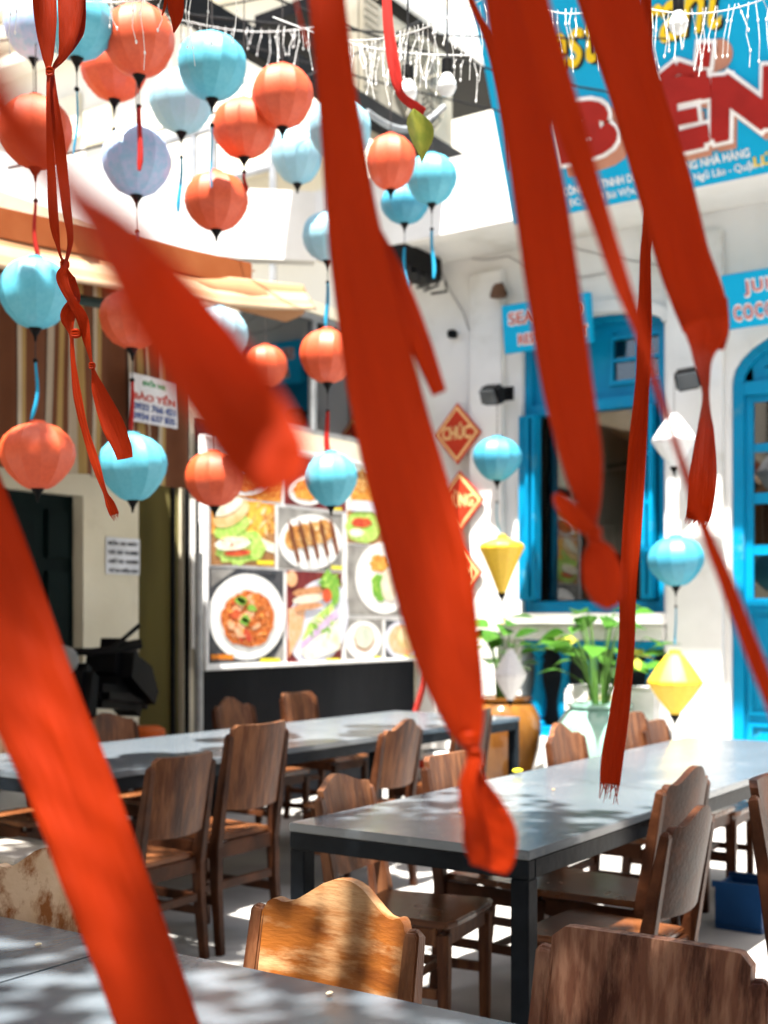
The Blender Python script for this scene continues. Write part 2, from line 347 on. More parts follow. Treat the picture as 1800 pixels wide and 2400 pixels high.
# canopy / parapet running round the corner
zc = P(1204, 515, Y=YW - .8).z
cp = [P(2300, 300, Y=YW - .8), P(1204, 515, Y=YW - .8), P(738, 611, z=zc), P(560, 604, z=zc), P(347, 580, z=zc), P(60, 540, z=zc), P(-300, 480, z=zc)]
can = MB(); hh = .62
for a, b in zip(cp, cp[1:]):
    a = Vector((a.x, a.y, zc)); b = Vector((b.x, b.y, zc)); t = (b - a).normalized(); nrm = Vector((-t.y, t.x, 0))
    if nrm.dot(Vector((0, 1, 0))) < 0: nrm = -nrm
    can.prism([a, b, b + Zv * hh, a + Zv * hh], nrm * .16)
can.build('parapet', M_WHITE, wb)
so2 = MB(); so2.box2((cp[2].x, YW - .66, zc + .02), (8, YW - .004, zc + .16)); so2.build('canopy_slab', M_WHITE, wb)
up = MB(); up.box2((XW + .9, YW + .5, ZT), (9, YW + .9, 11)); up.box2((XW + .9, YW, ZT - .004), (9, YW + .5, ZT + .1)); up.build('upper_wall', M_WHITE, wb)
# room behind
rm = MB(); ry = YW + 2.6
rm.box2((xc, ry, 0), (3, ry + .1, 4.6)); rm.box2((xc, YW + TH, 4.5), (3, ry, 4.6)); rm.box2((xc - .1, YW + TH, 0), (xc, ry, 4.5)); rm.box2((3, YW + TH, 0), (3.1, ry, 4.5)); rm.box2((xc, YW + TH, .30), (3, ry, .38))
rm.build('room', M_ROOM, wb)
for px, py, w_, h_ in ((1300, 1085, .55, .62), (1318, 1235, .38, .55), (1405, 1255, .42, .5), (1342, 1345, .5, .42), (1450, 1085, .40, .40), (1540, 1060, .45, .6)):
    c = P(px, py, Y=ry - .03); f = MB().box(c, (w_ * 1.25, .04, h_ * 1.25)); 
    fo = tag(f.build('picture', M_BLACK), 'dark framed picture seen through the blue window, ' + {1300: 'at upper left', 1318: 'second down on the left', 1405: 'in the middle', 1342: 'lowest, by the sill', 1450: 'upper one near the middle', 1540: 'at far right'}[px], 'picture', 'pictures in the room behind the window')
    MB().box(c - Vector((0, .023, 0)), (w_ * .95, .006, h_ * .95)).build('picture_print', mat('picture_print%d' % px, (.03 + .02 * (px % 3), .03, .03), .4, col2=(.10, .08, .05), scale=9), fo)
tv = thing('television', P(1478, 1150, Y=YW + 1.2), 'flat television glinting in the room behind the blue window', 'television')
c = P(1478, 1165, Y=YW + 1.2); MB().box(c, (.85, .05, .5)).build('screen', mat('tv_screen', (.015, .02, .025), .12), tv, bevel=.01)
MB().box(c + Vector((0, .1, 0)), (.2, .14, .12)).build('bracket', M_BLACK, tv)
sb = MB().box2((c.x - .2, YW + 1.3, .38), (c.x + .2, YW + 1.5, c.z)); sb.build('stand', M_BLACK, tv)

# --- blue window
wn = MB()
def yframe(m, x0, x1, z0, z1, t, y0, y1):
    m.box2((x0, y0, z0), (x0 + t, y1, z1)); m.box2((x1 - t, y0, z0), (x1, y1, z1)); m.box2((x0 + t, y0, z0), (x1 - t, y1, z0 + t)); m.box2((x0 + t, y0, z1 - t), (x1 - t, y1, z1))
win = wb
z_tr = fz(1450, 940)
wf = MB(); t = .075; y0, y1 = YW + .06, YW + .16
wf.box2((wx0, y0, z_sill), (wx0 + t, y1, z_spr)); wf.box2((wx1 - t, y0, z_sill), (wx1, y1, z_spr)); wf.box2((wx0 + t, y0, z_sill), (wx1 - t, y1, z_sill + .10)); wf.box2((wx0 + t, y0 - .02, z_tr - .05), (wx1 - t, y1, z_tr + .05))
ao = arch_pts(wx0, wx1, z_spr, z_top, 20); ai = arch_pts(wx0 + t, wx1 - t, z_spr, z_top - t, 20)
for i in range(20): wf.prism([(ao[i][0], y0, ao[i][1]), (ao[i + 1][0], y0, ao[i + 1][1]), (ai[i + 1][0], y0, ai[i + 1][1]), (ai[i][0], y0, ai[i][1])], (0, y1 - y0, 0))
wfo = wf.build('window', M_BLUE, wb, bevel=.006)
# transom: blue panel with a small four-pane light
tx0, tx1 = fx(1427), fx(1545); tz0, tz1 = fz(1480, 885), fz(1480, 785); yt = YW + .10
tp = MB()
for (a, b) in ((wx0 + t, tx0),):
    tp.box2((a, yt, z_tr + .05), (b, yt + .04, z_spr))
tp.box2((tx0, yt, z_tr + .05), (tx1, yt + .04, tz0)); tp.box2((tx1, yt, z_tr + .05), (wx1 - t, yt + .04, z_spr))
for i in range(20):
    (a, za), (b, zb) = ai[i], ai[i + 1]
    lo = tz1 if (a + b) / 2 > tx0 and (a + b) / 2 < tx1 else z_spr
    if max(za, zb) > lo: tp.prism([(a, yt, lo if lo < za else za - .001), (b, yt, lo if lo < zb else zb - .001), (b, yt, zb), (a, yt, za)], (0, .04, 0))
tp.build('transom_panel', M_BLUE, wfo)
tb = MB(); mx = (tx0 + tx1) / 2; mz = (tz0 + tz1) / 2
yframe(tb, tx0 - .03, tx1 + .03, tz0 - .03, tz1 + .03, .035, yt - .03, yt - .001); tb.box2((mx - .015, yt - .02, tz0), (mx + .015, yt + .01, tz1)); tb.box2((tx0, yt - .018, mz - .015), (tx1, yt + .008, mz + .015))
tb.build('transom_bars', M_BLUE, wfo)
for a, b in ((tx0, mx), (mx, tx1)):
    for c_, d_ in ((tz0, mz), (mz, tz1)): MB().box2((a + .012, yt + .012, c_ + .012), (b - .012, yt + .018, d_ - .012)).build('pane', M_GLASSW, wfo)
# folded shutters: two leaves left, a glazed leaf right
lz0, lz1 = z_sill + .11, z_tr - .06
for k, (a, b) in enumerate(((1228, 1243), (1247, 1268))):
    s_ = MB(); x0, x1 = fx(a), fx(b); yframe(s_, x0, x1, lz0, lz1, .028, YW - .10 - .03 * k, YW - .02 - .03 * k + .05); 
    for q in range(5):
        zz = lz0 + (lz1 - lz0) * (q + .5) / 5; s_.box2((x0 + .03, YW - .07, zz - (lz1 - lz0) / 11), (x1 - .03, YW - .045, zz + (lz1 - lz0) / 11))
    s_.build('shutter', M_BLUE, wfo, bevel=.004)
sx0, sx1 = fx(1508), wx1 - t - .004; s_ = MB(); yframe(s_, sx0, sx1, lz0, lz1, .04, YW - .06, YW + .04)
for q in (1, 2, 3): s_.box2((sx0 + .04, YW - .05, lz0 + (lz1 - lz0) * q / 4 - .02), (sx1 - .04, YW + .03, lz0 + (lz1 - lz0) * q / 4 + .02))
s_.build('shutter', M_BLUE, wfo, bevel=.004)
for q in range(4):
    MB().box2((sx0 + .04, YW - .015, lz0 + (lz1 - lz0) * q / 4 + .024), (sx1 - .04, YW - .008, lz0 + (lz1 - lz0) * (q + 1) / 4 - .024)).build('pane', M_GLASSW, wfo)
MB().box2((fx(1272), YW + .10, lz0), (fx(1500), YW + .106, lz1)).build('pane', M_GLASSW, wfo)

# --- balustrade below the window
MB().box2((wx0, YW + .04, z_led0 - .07), (wx1, YW + .16, z_led0 - .001)).build('balustrade_rail', M_BLUE, wb, bevel=.006); bo = MB(); bo.box2((wx0, YW + .04, z_bal0 + .001), (wx1, YW + .16, z_bal0 + .09)); bal = bo.build('balustrade_rail', M_BLUE, wb, bevel=.006)
zb0, zb1 = z_bal0 + .09, z_led0 - .07; bh = zb1 - zb0
prof = [(.052, 0), (.052, .05), (.036, .07), (.036, .10), (.05, .12), (.058, .22), (.060, .32), (.052, .42), (.038, .52), (.030, .62), (.028, .72), (.034, .80), (.045, .83), (.036, .86), (.034, .90), (.052, .92), (.052, 1.0)]
bme = MB().lathe([(r * 1.15, z * bh) for r, z in prof], n=16).data('baluster', M_BLUE, smooth=40)
nb = 7
for i in range(nb):
    o = link('baluster', bme, wb); x = fx(1250) + (fx(1313) - fx(1250)) * i
    if x > wx1 - .06: bpy.data.objects.remove(o); break
    o.location = (x, YW + .10, zb0)
MB().box2((wx0, YW + .24, z_bal0), (wx1, YW + .26, z_led0)).build('balustrade_back', mat('charcoal_back', (.035, .038, .045), .6), wb)

# --- blue door
df = MB(); t = .09; y0, y1 = YW + .05, YW + .17
df.box2((dx0, y0, 0), (dx0 + t, y1, z_dspr)); df.box2((dx1 - t, y0, 0), (dx1, y1, z_dspr))
ao = arch_pts(dx0, dx1, z_dspr, z_dtop, 18); ai = arch_pts(dx0 + t, dx1 - t, z_dspr, z_dtop - t, 18)
for i in range(18): df.prism([(ao[i][0], y0, ao[i][1]), (ao[i + 1][0], y0, ao[i + 1][1]), (ai[i + 1][0], y0, ai[i + 1][1]), (ai[i][0], y0, ai[i][1])], (0, y1 - y0, 0))
zt2 = fz(1760, 905); df.box2((dx0 + t, y0, zt2 - .06), (dx1 - t, y1 - .01, zt2 + .05))
dfo = df.build('door', M_BLUE, wb, bevel=.006)
lx0 = dx0 + t; lmid = (dx0 + dx1) / 2
gx0 = fx(1757)
tz = [fz(1780, v) for v in (1402, 1300, 1275, 1178, 1152, 1056, 1035, 937)]
for (a, b, g0, g1) in ((lx0, lmid - .004, gx0, lmid - .10), (lmid + .004, dx1 - t, lmid + .10, dx1 - t - (gx0 - lx0))):
    lf = MB(); ya, yb = YW + .09, YW + .135
    lf.box2((a, ya, .02), (g0, yb, zt2 - .06)); lf.box2((g1, ya, .02), (b, yb, zt2 - .06)); lf.box2((g0, ya, .02), (g1, yb, tz[0])); lf.box2((g0, ya, tz[7]), (g1, yb, zt2 - .06))
    for k in (1, 3, 5): lf.box2((g0, ya + .005, tz[k]), (g1, yb - .005, tz[k + 1]))
    for zz0, zz1 in ((.2, .62), (.68, 1.02), (1.08, tz[0] - .08)): yframe(lf, g0 - .03, g1 + .03, zz0, zz1, .03, ya - .022, ya - .002); lf.box2((g0 + .04, ya - .014, zz0 + .07), (g1 - .04, ya - .001, zz1 - .07))
    lo = lf.build('door_leaf', M_BLUE, dfo, bevel=.004)
    for k in (0, 2, 4, 6): MB().box2((g0, YW + .11, tz[k]), (g1, YW + .114, tz[k + 1])).build('pane', M_GLASSW, dfo)
# fanlight
fl = MB(); zf0 = fz(1780, 858); zf1 = fz(1780, 782); ya = YW + .09
fl.box2((lx0, ya, zt2 + .05), (dx1 - t, ya + .04, zf0)); fl.box2((lx0, ya, zf0), (gx0, ya + .04, z_dspr)); fl.box2((dx1 - t - (gx0 - lx0), ya, zf0), (dx1 - t, ya + .04, z_dspr)); fl.box2((lmid - .03, ya, zf0), (lmid + .03, ya + .04, z_dtop - t))
ao = ai; a2 = arch_pts(gx0, dx1 - t - (gx0 - lx0), z_dspr, z_dtop - t - .12, 18)
for i in range(18): fl.prism([(ao[i][0], ya, ao[i][1]), (ao[i + 1][0], ya, ao[i + 1][1]), (a2[i + 1][0], ya, a2[i + 1][1]), (a2[i][0], ya, a2[i][1])], (0, .04, 0))
fl.box2((gx0, ya + .005, (zf0 + zf1) / 2 - .015), (lmid, ya + .03, (zf0 + zf1) / 2 + .015))
fl.build('fanlight', M_BLUE, dfo); MB().box2((lx0 + .02, ya + .016, zf0), (dx1 - t - .02, ya + .020, z_dspr + .1)).build('pane', M_GLASSW, dfo)

# ---------------------------------------------------------------- shop building on the left
sbld = thing('shop_building', (XW - 1, 5, 0), 'cream walled shop with rolling shutter and striped curtain front on the left', 'building')
def sy(px, X=XW): return P(px, 1300, X=X).y
def sz(px, py, X=XW): return P(px, py, X=X).z
yD1 = sy(195); yP1 = sy(325); yS1 = sy(430); yB1 = YW - .01
zl = sz(100, 1152)
ws = MB(); T2_ = .3
ws.box2((XW - T2_, -8, 0), (XW, sy(-160), 4.05)); ws.box2((XW - T2_, sy(-160), zl), (XW, yD1, 4.05)); ws.box2((XW - T2_, yD1, 0), (XW, yP1, 4.05)); ws.box2((XW - T2_, yP1, 2.75), (XW, yS1, 4.05))
yG0, yG1 = sy(560), sy(905); zG0, zG1 = 2.95, 3.95
ws.box2((XW - T2_, yS1, 0), (XW, yG0, 4.05)); ws.box2((XW - T2_, yG0, 0), (XW, yG1, zG0)); ws.box2((XW - T2_, yG0, zG1), (XW, yG1, 4.05)); ws.box2((XW - T2_, yG1, 0), (XW, yB1, 4.05))
ws.build('wall', M_CREAM, sbld)
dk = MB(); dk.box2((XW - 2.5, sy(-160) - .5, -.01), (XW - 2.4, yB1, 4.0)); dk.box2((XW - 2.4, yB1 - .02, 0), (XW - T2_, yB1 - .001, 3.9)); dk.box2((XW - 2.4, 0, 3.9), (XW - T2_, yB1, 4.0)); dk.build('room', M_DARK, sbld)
dg = MB(); dg.box2((XW - .16, sy(-160), 0), (XW - .10, yD1, zl))
dgo = dg.build('door', M_GREEND, sbld)
for k in range(4):
    a = sy(-160) + (yD1 - sy(-160)) * k / 4; b = sy(-160) + (yD1 - sy(-160)) * (k + 1) / 4
    for z0, z1 in ((.15, .9), (1.0, 1.75), (1.83, zl - .1)): MB().box2((XW - .10, a + .05, z0), (XW - .07, b - .05, z1)).build('panel', M_GREEND, dgo, bevel=.008)
sh = MB(); k = 22
for i in range(k):
    a = yP1 + (yS1 - yP1) * i / k; b = yP1 + (yS1 - yP1) * (i + 1) / k; m_ = (a + b) / 2
    sh.prism([(XW - .09, a, 0), (XW - .04, a + .01, 0), (XW - .04, m_, 0), (XW - .09, m_ + .008, 0)], (0, 0, 2.75))
sh.box2((XW - .12, yP1, 0), (XW - .088, yS1, 2.75)); sh.build('rolling_shutter', M_OCHRE, sbld)
nv = MB(); nv.box2((XW + .003, yS1 + .12, 0), (XW + .05, YW - .12, 1.25)); nv.build('navy_base_panel', M_NAVY, sbld, bevel=.005)
nv = MB(); nv.box2((XW + .003, yS1 + .12, 1.253), (XW + .03, sy(560), 2.9)); nv.build('black_upper_panel', M_NAVY, sbld)
gf = MB()
gf.box2((XW - .1, yG0, zG0), (XW - .02, yG0 + .05, zG1)); gf.box2((XW - .1, yG1 - .05, zG0), (XW - .02, yG1, zG1)); gf.box2((XW - .1, yG0 + .05, zG0), (XW - .02, yG1 - .05, zG0 + .05)); gf.box2((XW - .1, yG0 + .05, zG1 - .05), (XW - .02, yG1 - .05, zG1)); gf.box2((XW - .09, (yG0 + yG1) / 2 - .02, zG0 + .05), (XW - .03, (yG0 + yG1) / 2 + .02, zG1 - .05))
gfo = gf.build('window', M_GREY, sbld)
for a, b in ((yG0 + .05, (yG0 + yG1) / 2 - .02), ((yG0 + yG1) / 2 + .02, yG1 - .05)): MB().box2((XW - .07, a, zG0 + .05), (XW - .06, b, zG1 - .05)).build('pane', M_GLASSD, gfo)
# a pipe, a conduit and a post beside the board
pp = P(452, 1170, X=XW + .08); pq = P(452, 1520, X=XW + .08)
tag(MB().tube([Vector((pp.x, pp.y, pp.z)), Vector((pp.x, pp.y, pq.z))], .022, 10).build('white_pipe', M_WHITE, smooth=40), 'thin white pipe running down the dark strip beside the menu board', 'pipe')
pp = P(466, 1400, X=XW + .22)
tag(MB().tube([Vector((pp.x, pp.y, 0)), Vector((pp.x, pp.y, 1.9))], .03, 10).build('grey_post', M_GREY, smooth=40), 'slim grey metal post standing before the dark strip by the menu board', 'post')
for px in (405, 438):
    pp = P(px, 1300, X=XW + .04); ms = MB().box((pp.x, pp.y, 1.6), (.03, .025, 3.2)); tag(ms.build('door_rail', M_BLACK), 'dark shutter guide rail ' + ('at the ochre shutter' if px == 405 else 'between ochre shutter and white pipe'), 'rail')

# ---------------------------------------------------------------- striped curtain and awning
BR = (.16, .062, .030); CR = (.50, .43, .33); YE = (.40, .27, .10); BK = (.06, .03, .02)
M_STR = stripes('striped_curtain_cloth', 0, .62, [(0, BR), (.30, BK), (.33, CR), (.41, BR), (.47, YE), (.55, BR), (.60, CR), (.66, YE), (.72, BR), (.86, BK), (.88, CR), (.94, YE)], transl=.12)
cz0 = P(185, 1116, X=-5.7).z; cy0, cy1 = .8, P(436, 1000, X=-5.7).y
cm = MB(); nu, nv_ = 260, 10; uvs = []
for i in range(nu + 1):
    y = cy0 + (cy1 - cy0) * i / nu; wv = .045 * math.sin(y * 15) + .02 * math.sin(y * 37 + 1) + .02 * math.sin(y * 6)
    for j in range(nv_ + 1):
        t = j / nv_; cm.v.append((-5.7 + wv * (.35 + .65 * t), y + .012 * math.sin(y * 22 + t * 3) * t, 3.5 + (cz0 - 3.5) * t + .012 * math.sin(y * 9) * t)); uvs.append((y * 1.06, t))
cm.f = [(i * (nv_ + 1) + j, (i + 1) * (nv_ + 1) + j, (i + 1) * (nv_ + 1) + j + 1, i * (nv_ + 1) + j + 1) for i in range(nu) for j in range(nv_)]
cu = cm.build('striped_curtain', M_STR, smooth=60, uvs=uvs); sm = cu.modifiers.new('cloth', 'SOLIDIFY'); sm.thickness = .003
tag(cu, 'long brown, cream and yellow striped curtain hanging under the left awning', 'curtain')
aw = thing('awning', (-5.4, 3, 3.3), 'striped brown and cream awning with orange brown edge above the curtain', 'awning')
M_AWN = stripes('awning_cloth', 0, .5, [(0, (.42, .22, .11)), (.32, (.60, .44, .28)), (.60, (.50, .33, .19)), (.80, (.62, .47, .31))], transl=.25)
ax, ay0, ay1 = -5.0, .2, P(600, 650, X=-5.0).y
za_t = P(174, 532, X=ax).z; 
af = MB(); uvs = []; nu = 60
for i in range(nu + 1):
    y = ay0 + (ay1 - ay0) * i / nu
    for j in range(9):
        t = j / 8; sag = .06 * math.sin(t * math.pi)
        af.v.append((-6.2 + (ax + 6.2) * t, y, 3.66 + (za_t - 3.66) * t - sag + .015 * math.sin(y * 7 + t * 4))); uvs.append((y, t))
af.f = [(i * 9 + j, (i + 1) * 9 + j, (i + 1) * 9 + j + 1, i * 9 + j + 1) for i in range(nu) for j in range(8)]
o = af.build('fabric', M_AWN, aw, smooth=60, uvs=uvs); o.modifiers.new('cloth', 'SOLIDIFY').thickness = .003
M_AWE = mat('orange_brown_canvas', (.34, .085, .02), .6, col2=(.42, .13, .04), scale=3, transl=.15)
eb = MB().box2((ax - .03, ay0, za_t - .12), (ax + .06, ay1 - .1, za_t + .04)); eb.build('front_rail', M_AWE, aw, bevel=.01)
vl = MB(); uvs = []; nu = 160
for i in range(nu + 1):
    y = ay0 + (ay1 + .30 - ay0) * i / nu; e = max(0, (y - ay1 + .5) / .8)
    for j in range(6):
        t = j / 5; vl.v.append((ax + .035 + .10 * t + .010 * math.sin(y * 7 + 2 * t) * t + e * .1, y, za_t - .085 - .20 * t * (1 - .3 * e) + e * .03 * (1 - t) + .008 * math.sin(y * 4) * t)); uvs.append((t * .5 + .01 * math.sin(y * 3), y))
vl.f = [(i * 6 + j, (i + 1) * 6 + j, (i + 1) * 6 + j + 1, i * 6 + j + 1) for i in range(nu) for j in range(5)]
o = vl.build('valance', M_AWN, aw, smooth=60, uvs=uvs); o.modifiers.new('cloth', 'SOLIDIFY').thickness = .003
# rolled end of the awning
re = MB().tube([Vector((ax + .02, ay1 - .7, za_t - .16)), Vector((ax + .05, ay1 - .2, za_t - .17)), Vector((ax + .07, ay1 + .2, za_t - .19)), Vector((ax + .08, ay1 + .35, za_t - .20))], [.05, .10, .11, .04], 14, flat=.8); re.build('rolled_end', M_AWN, aw, smooth=60)
bb = MB().tube([Vector((ax - .15, ay0, za_t - .30)), Vector((ax - .15, ay1, za_t - .30))], .03, 8); bb.build('roller_bar', mat('dark_green_metal', (.012, .03, .028), .5), aw, smooth=40)
for y in (1.0, 3.2, ay1 - .3):
    MB().bar([Vector((XW, y, 3.2)), Vector((ax, y, za_t - .14))], .03, .03).build('arm', M_BLACK, aw)
for ch in [o for o in COL.objects if o.parent == aw]:
    for v in ch.data.vertices: v.co.z += .092 * (v.co.y - 4.85)
# poster hanging on the curtain
def wallquad(px0, py0, px1, py1, X): return P(px0, py0, X=X), P(px1, py1, X=X)
XP = -5.58
po = thing('phone_poster', P(360, 980, X=XP), 'white poster with red BẢO YẾN lettering and phone numbers on the striped curtain', 'poster')
ey_ = Zv; exw = Vector((0, 1, 0))
c00 = P(305, 985, X=XP); c10 = P(416, 988, X=XP); ptop = P(305, 872, X=XP)
MB().box2((XP - .006, c00.y, c00.z), (XP, c10.y, ptop.z)).build('sheet', M_PAPER, po)
W_ = c10.y - c00.y; H_ = ptop.z - c00.z
for s_, m_, v, h_, x0_, x1_ in (('ĐỔI XE', M_TEXTG, .78, .14, .25, .75), ('BẢO YẾN', M_TEXTRED, .46, .22, .06, .95), ('0932 766 421', M_TEXTB, .25, .15, .06, .95), ('0934 637 835', M_TEXTB, .05, .15, .06, .95)):
    fit_text(s_, 'lettering', m_, po, Vector((XP, c00.y + W_ * x0_, c00.z + H_ * v)), exw, ey_, W_ * (x1_ - x0_), H_ * h_, dn=.003, bold=.02)
XN = XW + .004
nt_ = thing('wall_notice', P(287, 1340, X=XN), 'white notice with four lines of black text on the cream pillar', 'notice')
a = P(247, 1345, X=XN); b = P(326, 1345, X=XN); tt = P(247, 1258, X=XN)
MB().box2((XN, a.y, a.z), (XN + .006, b.y, tt.z)).build('sheet', M_PAPER, nt_)
for k, s_ in enumerate(('RỬA XE MÁY', 'VÁ XE 15.000', 'GIỮ XE 10.000', 'TỪ 7H ĐẾN 22H')):
    fit_text(s_, 'lettering', M_TEXTK, nt_, Vector((XN + .006, a.y + .02, tt.z - (tt.z - a.z) * (.21 + .245 * k))), exw, ey_, (b.y - a.y) * .88, (tt.z - a.z) * .13, dn=.002, bold=.03)

# ---------------------------------------------------------------- menu board
XB = XW + .12
mb = thing('menu_board', P(735, 1560, X=XB), 'large white framed menu board printed with plates of food', 'menu board')
bz0 = P(480, 1572, X=XB).z; by0 = P(478, 1400, X=XB).y; by1 = min(P(995, 1400, X=XB).y, YW - .06); bz1 = P(846, 1082, X=XB).z
MB().box2((XB - .06, by0, bz0), (XB, by1, bz1)).build('panel', M_FRAMEW, mb, bevel=.012)
bf = MB()
for (y0_, y1_, z0_, z1_) in ((by0, by1, bz0, bz0 + .03), (by0, by1, bz1 - .03, bz1), (by0, by0 + .03, bz0 + .03, bz1 - .03), (by1 - .03, by1, bz0 + .03, bz1 - .03)):
    bf.box2((XB, y0_, z0_), (XB + .02, y1_, z1_))
bf.build('frame', M_FRAMEW, mb, bevel=.006)
def cxy(cx, cy): return 470 + cx / 2.552, 1000 + cy / 2.552
LAY = [0]
def cell(x0, y0, x1, y1, m):
    a = P(*cxy(x0, (y0 + y1) / 2), X=XB); b = P(*cxy(x1, (y0 + y1) / 2), X=XB); zt = P(*cxy((x0 + x1) / 2, y0), X=XB).z; zb = P(*cxy((x0 + x1) / 2, y1), X=XB).z
    y1_ = min(b.y, by1 - .04); zt = min(zt, bz1 - .05)
    return MB().box2((XB, a.y, zb), (XB + .003, y1_, zt)).build('photo_print', m, mb), (a.y, y1_, zb, zt)
def blob(pts, m, layer, par):
    w = [P(*cxy(x, y), X=XB) for x, y in pts]; w = [Vector((XB + .003 + layer * .0016, min(v.y, by1 - .045), min(v.z, bz1 - .055))) for v in w]
    me = MB(); me.prism(w, (.0012, 0, 0)); return me.build('print_shape', m, par)
def ell(cx, cy, rx, ry, rot=0, n=26, jit=0, seed=0):
    rr = random.Random(seed); out = []
    for k in range(n):
        a = 2 * math.pi * k / n; q = 1 + (rr.random() - .5) * jit; x = math.cos(a) * rx * q; y = math.sin(a) * ry * q
        out.append((cx + x * math.cos(rot) - y * math.sin(rot), cy + x * math.sin(rot) + y * math.cos(rot)))
    return out
pc = lambda nm, c, c2, sc=14, c3=None, lo3=.5, hi3=.6: mat('print_' + nm, c, .45, col2=c2, scale=sc, col3=c3, scale3=sc * 1.4, lo3=lo3, hi3=hi3)
B_TABLE = pc('dark_table', (.05, .055, .065), (.09, .09, .10)); B_WHT = pc('plate_white', (.88, .88, .87), (.82, .82, .80)); B_OR = pc('orange', (.72, .30, .05), (.55, .16, .03), 20, (.85, .5, .12))
B_NOOD = pc('noodle', (.55, .13, .02), (.36, .06, .015), 26, (.80, .33, .10)); B_GRN = pc('herb', (.12, .35, .04), (.3, .5, .08), 22); B_LET = pc('lettuce', (.35, .60, .10), (.60, .75, .22), 18)
B_BUN = pc('bun', (.70, .45, .18), (.82, .66, .40), 9); B_WOOD = pc('board_wood', (.40, .20, .08), (.30, .14, .05), 7); B_CHOC = pc('chocolate', (.16, .05, .02), (.24, .09, .04)); B_BAN = pc('banana', (.60, .28, .07), (.40, .15, .04), 18, (.75, .5, .2))
B_MAR = pc('maroon', (.16, .02, .025), (.20, .035, .03)); B_LAV = pc('lavender_plate', (.60, .62, .74), (.70, .70, .78)); B_CHK = pc('meat', (.62, .32, .16), (.45, .2, .09), 16); B_YELS = pc('yellow_strip', (.85, .75, .05), (.8, .68, .04)); B_EGG = pc('egg', (.82, .82, .72), (.8, .72, .45)); B_ONI = pc('onion', (.55, .38, .60), (.62, .48, .66)); B_TOM = pc('tomato', (.65, .12, .04), (.5, .05, .03)); B_GRYT = pc('grey_cloth', (.34, .33, .31), (.20, .19, .18), 6); B_CREM = pc('cream', (.75, .70, .58), (.68, .6, .45)); B_SHR = pc('shrimp', (.80, .38, .18), (.75, .5, .33), 20)
c1, _ = cell(60, 440, 443, 828, B_OR)
blob([(60, 640), (443, 640), (443, 828), (60, 828)], B_WOOD, 0, c1)
blob(ell(330, 560, 90, 110, .3, jit=.2), pc('fries', (.85, .52, .08), (.8, .36, .05), 22), 1, c1); blob([(350, 660), (440, 700), (440, 760), (360, 730)], B_EGG, 1, c1)
blob(ell(240, 720, 150, 105, -.1, jit=.25, seed=3), B_LET, 2, c1); blob(ell(180, 600, 115, 60, -.5, jit=.15, seed=5), B_LET, 3, c1); blob(ell(175, 520, 120, 65, -.55, seed=2), B_BUN, 4, c1); blob(ell(160, 480, 95, 38, -.5), B_EGG, 5, c1)
blob(ell(185, 700, 105, 40, -.1, jit=.1), B_EGG, 5, c1); blob(ell(215, 755, 80, 20, -.05), B_TOM, 4, c1)
blob([(330, 800), (430, 803), (430, 825), (330, 822)], B_YELS, 6, c1)
c2_, _ = cell(462, 500, 846, 858, B_GRYT); blob(ell(655, 690, 188, 165), B_WHT, 1, c2_)
for k in range(4): blob(ell(560 + k * 55, 665 - k * 12, 60, 75, .3, jit=.08, seed=k), B_BAN, 2 + k % 2, c2_)
for k in range(5): blob([(520 + 62 * k, 560 - 5 * k), (545 + 62 * k, 600), (590 + 58 * k, 800 - 12 * k), (575 + 58 * k, 820 - 12 * k), (520 + 62 * k, 620)], B_CHOC, 5, c2_)
blob([(775, 832), (842, 835), (842, 855), (775, 852)], B_YELS, 6, c2_)
c3_, _ = cell(50, 850, 493, 1408, B_TABLE); blob([(50, 852), (210, 852), (60, 960)], B_GRYT, 1, c3_); blob([(430, 1405), (493, 1290), (493, 1405)], B_GRYT, 1, c3_); blob(ell(272, 1138, 228, 258, n=40), B_WHT, 2, c3_); blob(ell(276, 1150, 175, 185, n=40), pc('plate_inner', (.70, .70, .69), (.66, .65, .63)), 3, c3_)
blob(ell(278, 1152, 160, 168, jit=.10, n=44, seed=4), B_NOOD, 4, c3_)
rr = random.Random(5)
for k in range(16):
    a = rr.random() * 6.28; q = rr.random() * 115; blob(ell(278 + math.cos(a) * q, 1140 + math.sin(a) * q, 26 + rr.random() * 16, 15 + rr.random() * 12, rr.random() * 3, n=12, jit=.2, seed=k), rr.choice([B_SHR, B_SHR, B_NOOD, B_TOM]), 5 + .3 * k / 4, c3_)
for x, y in ((228, 1045), (300, 1085), (262, 1150), (240, 1035), (255, 1165)): blob(ell(x, y, 30, 22, .5, n=12, jit=.5, seed=x), B_GRN, 7, c3_)
blob([(350, 1385), (468, 1385), (468, 1408), (350, 1408)], B_YELS, 6, c3_); blob([(55, 1362), (190, 1362), (190, 1392), (55, 1392)], pc('orange_strip', (.80, .30, .02), (.6, .1, .02), 60), 6, c3_)
c4_, _ = cell(515, 868, 843, 1408, B_MAR); blob(ell(700, 1170, 175, 265, .25, n=36), B_LAV, 1, c4_); blob(ell(542, 910, 32, 48), B_SHR, 2, c4_)
blob([(520, 1090), (630, 1060), (600, 1240), (525, 1380)], B_SHR, 2, c4_)
blob(ell(650, 985, 105, 26, -.15, n=16, jit=.2), B_CHK, 3, c4_); blob(ell(640, 1030, 95, 26, -.15), B_CREM, 4, c4_); blob(ell(640, 1075, 85, 20, -.1, jit=.1), B_CHK, 5, c4_)
blob([(640, 1180), (790, 1040), (800, 1130), (640, 1270), (600, 1280)], B_LET, 3, c4_); blob([(600, 1290), (800, 1090), (820, 1130), (590, 1340)], B_ONI, 4, c4_); blob([(590, 1345), (825, 1150), (830, 1330), (640, 1400)], B_EGG, 4, c4_)
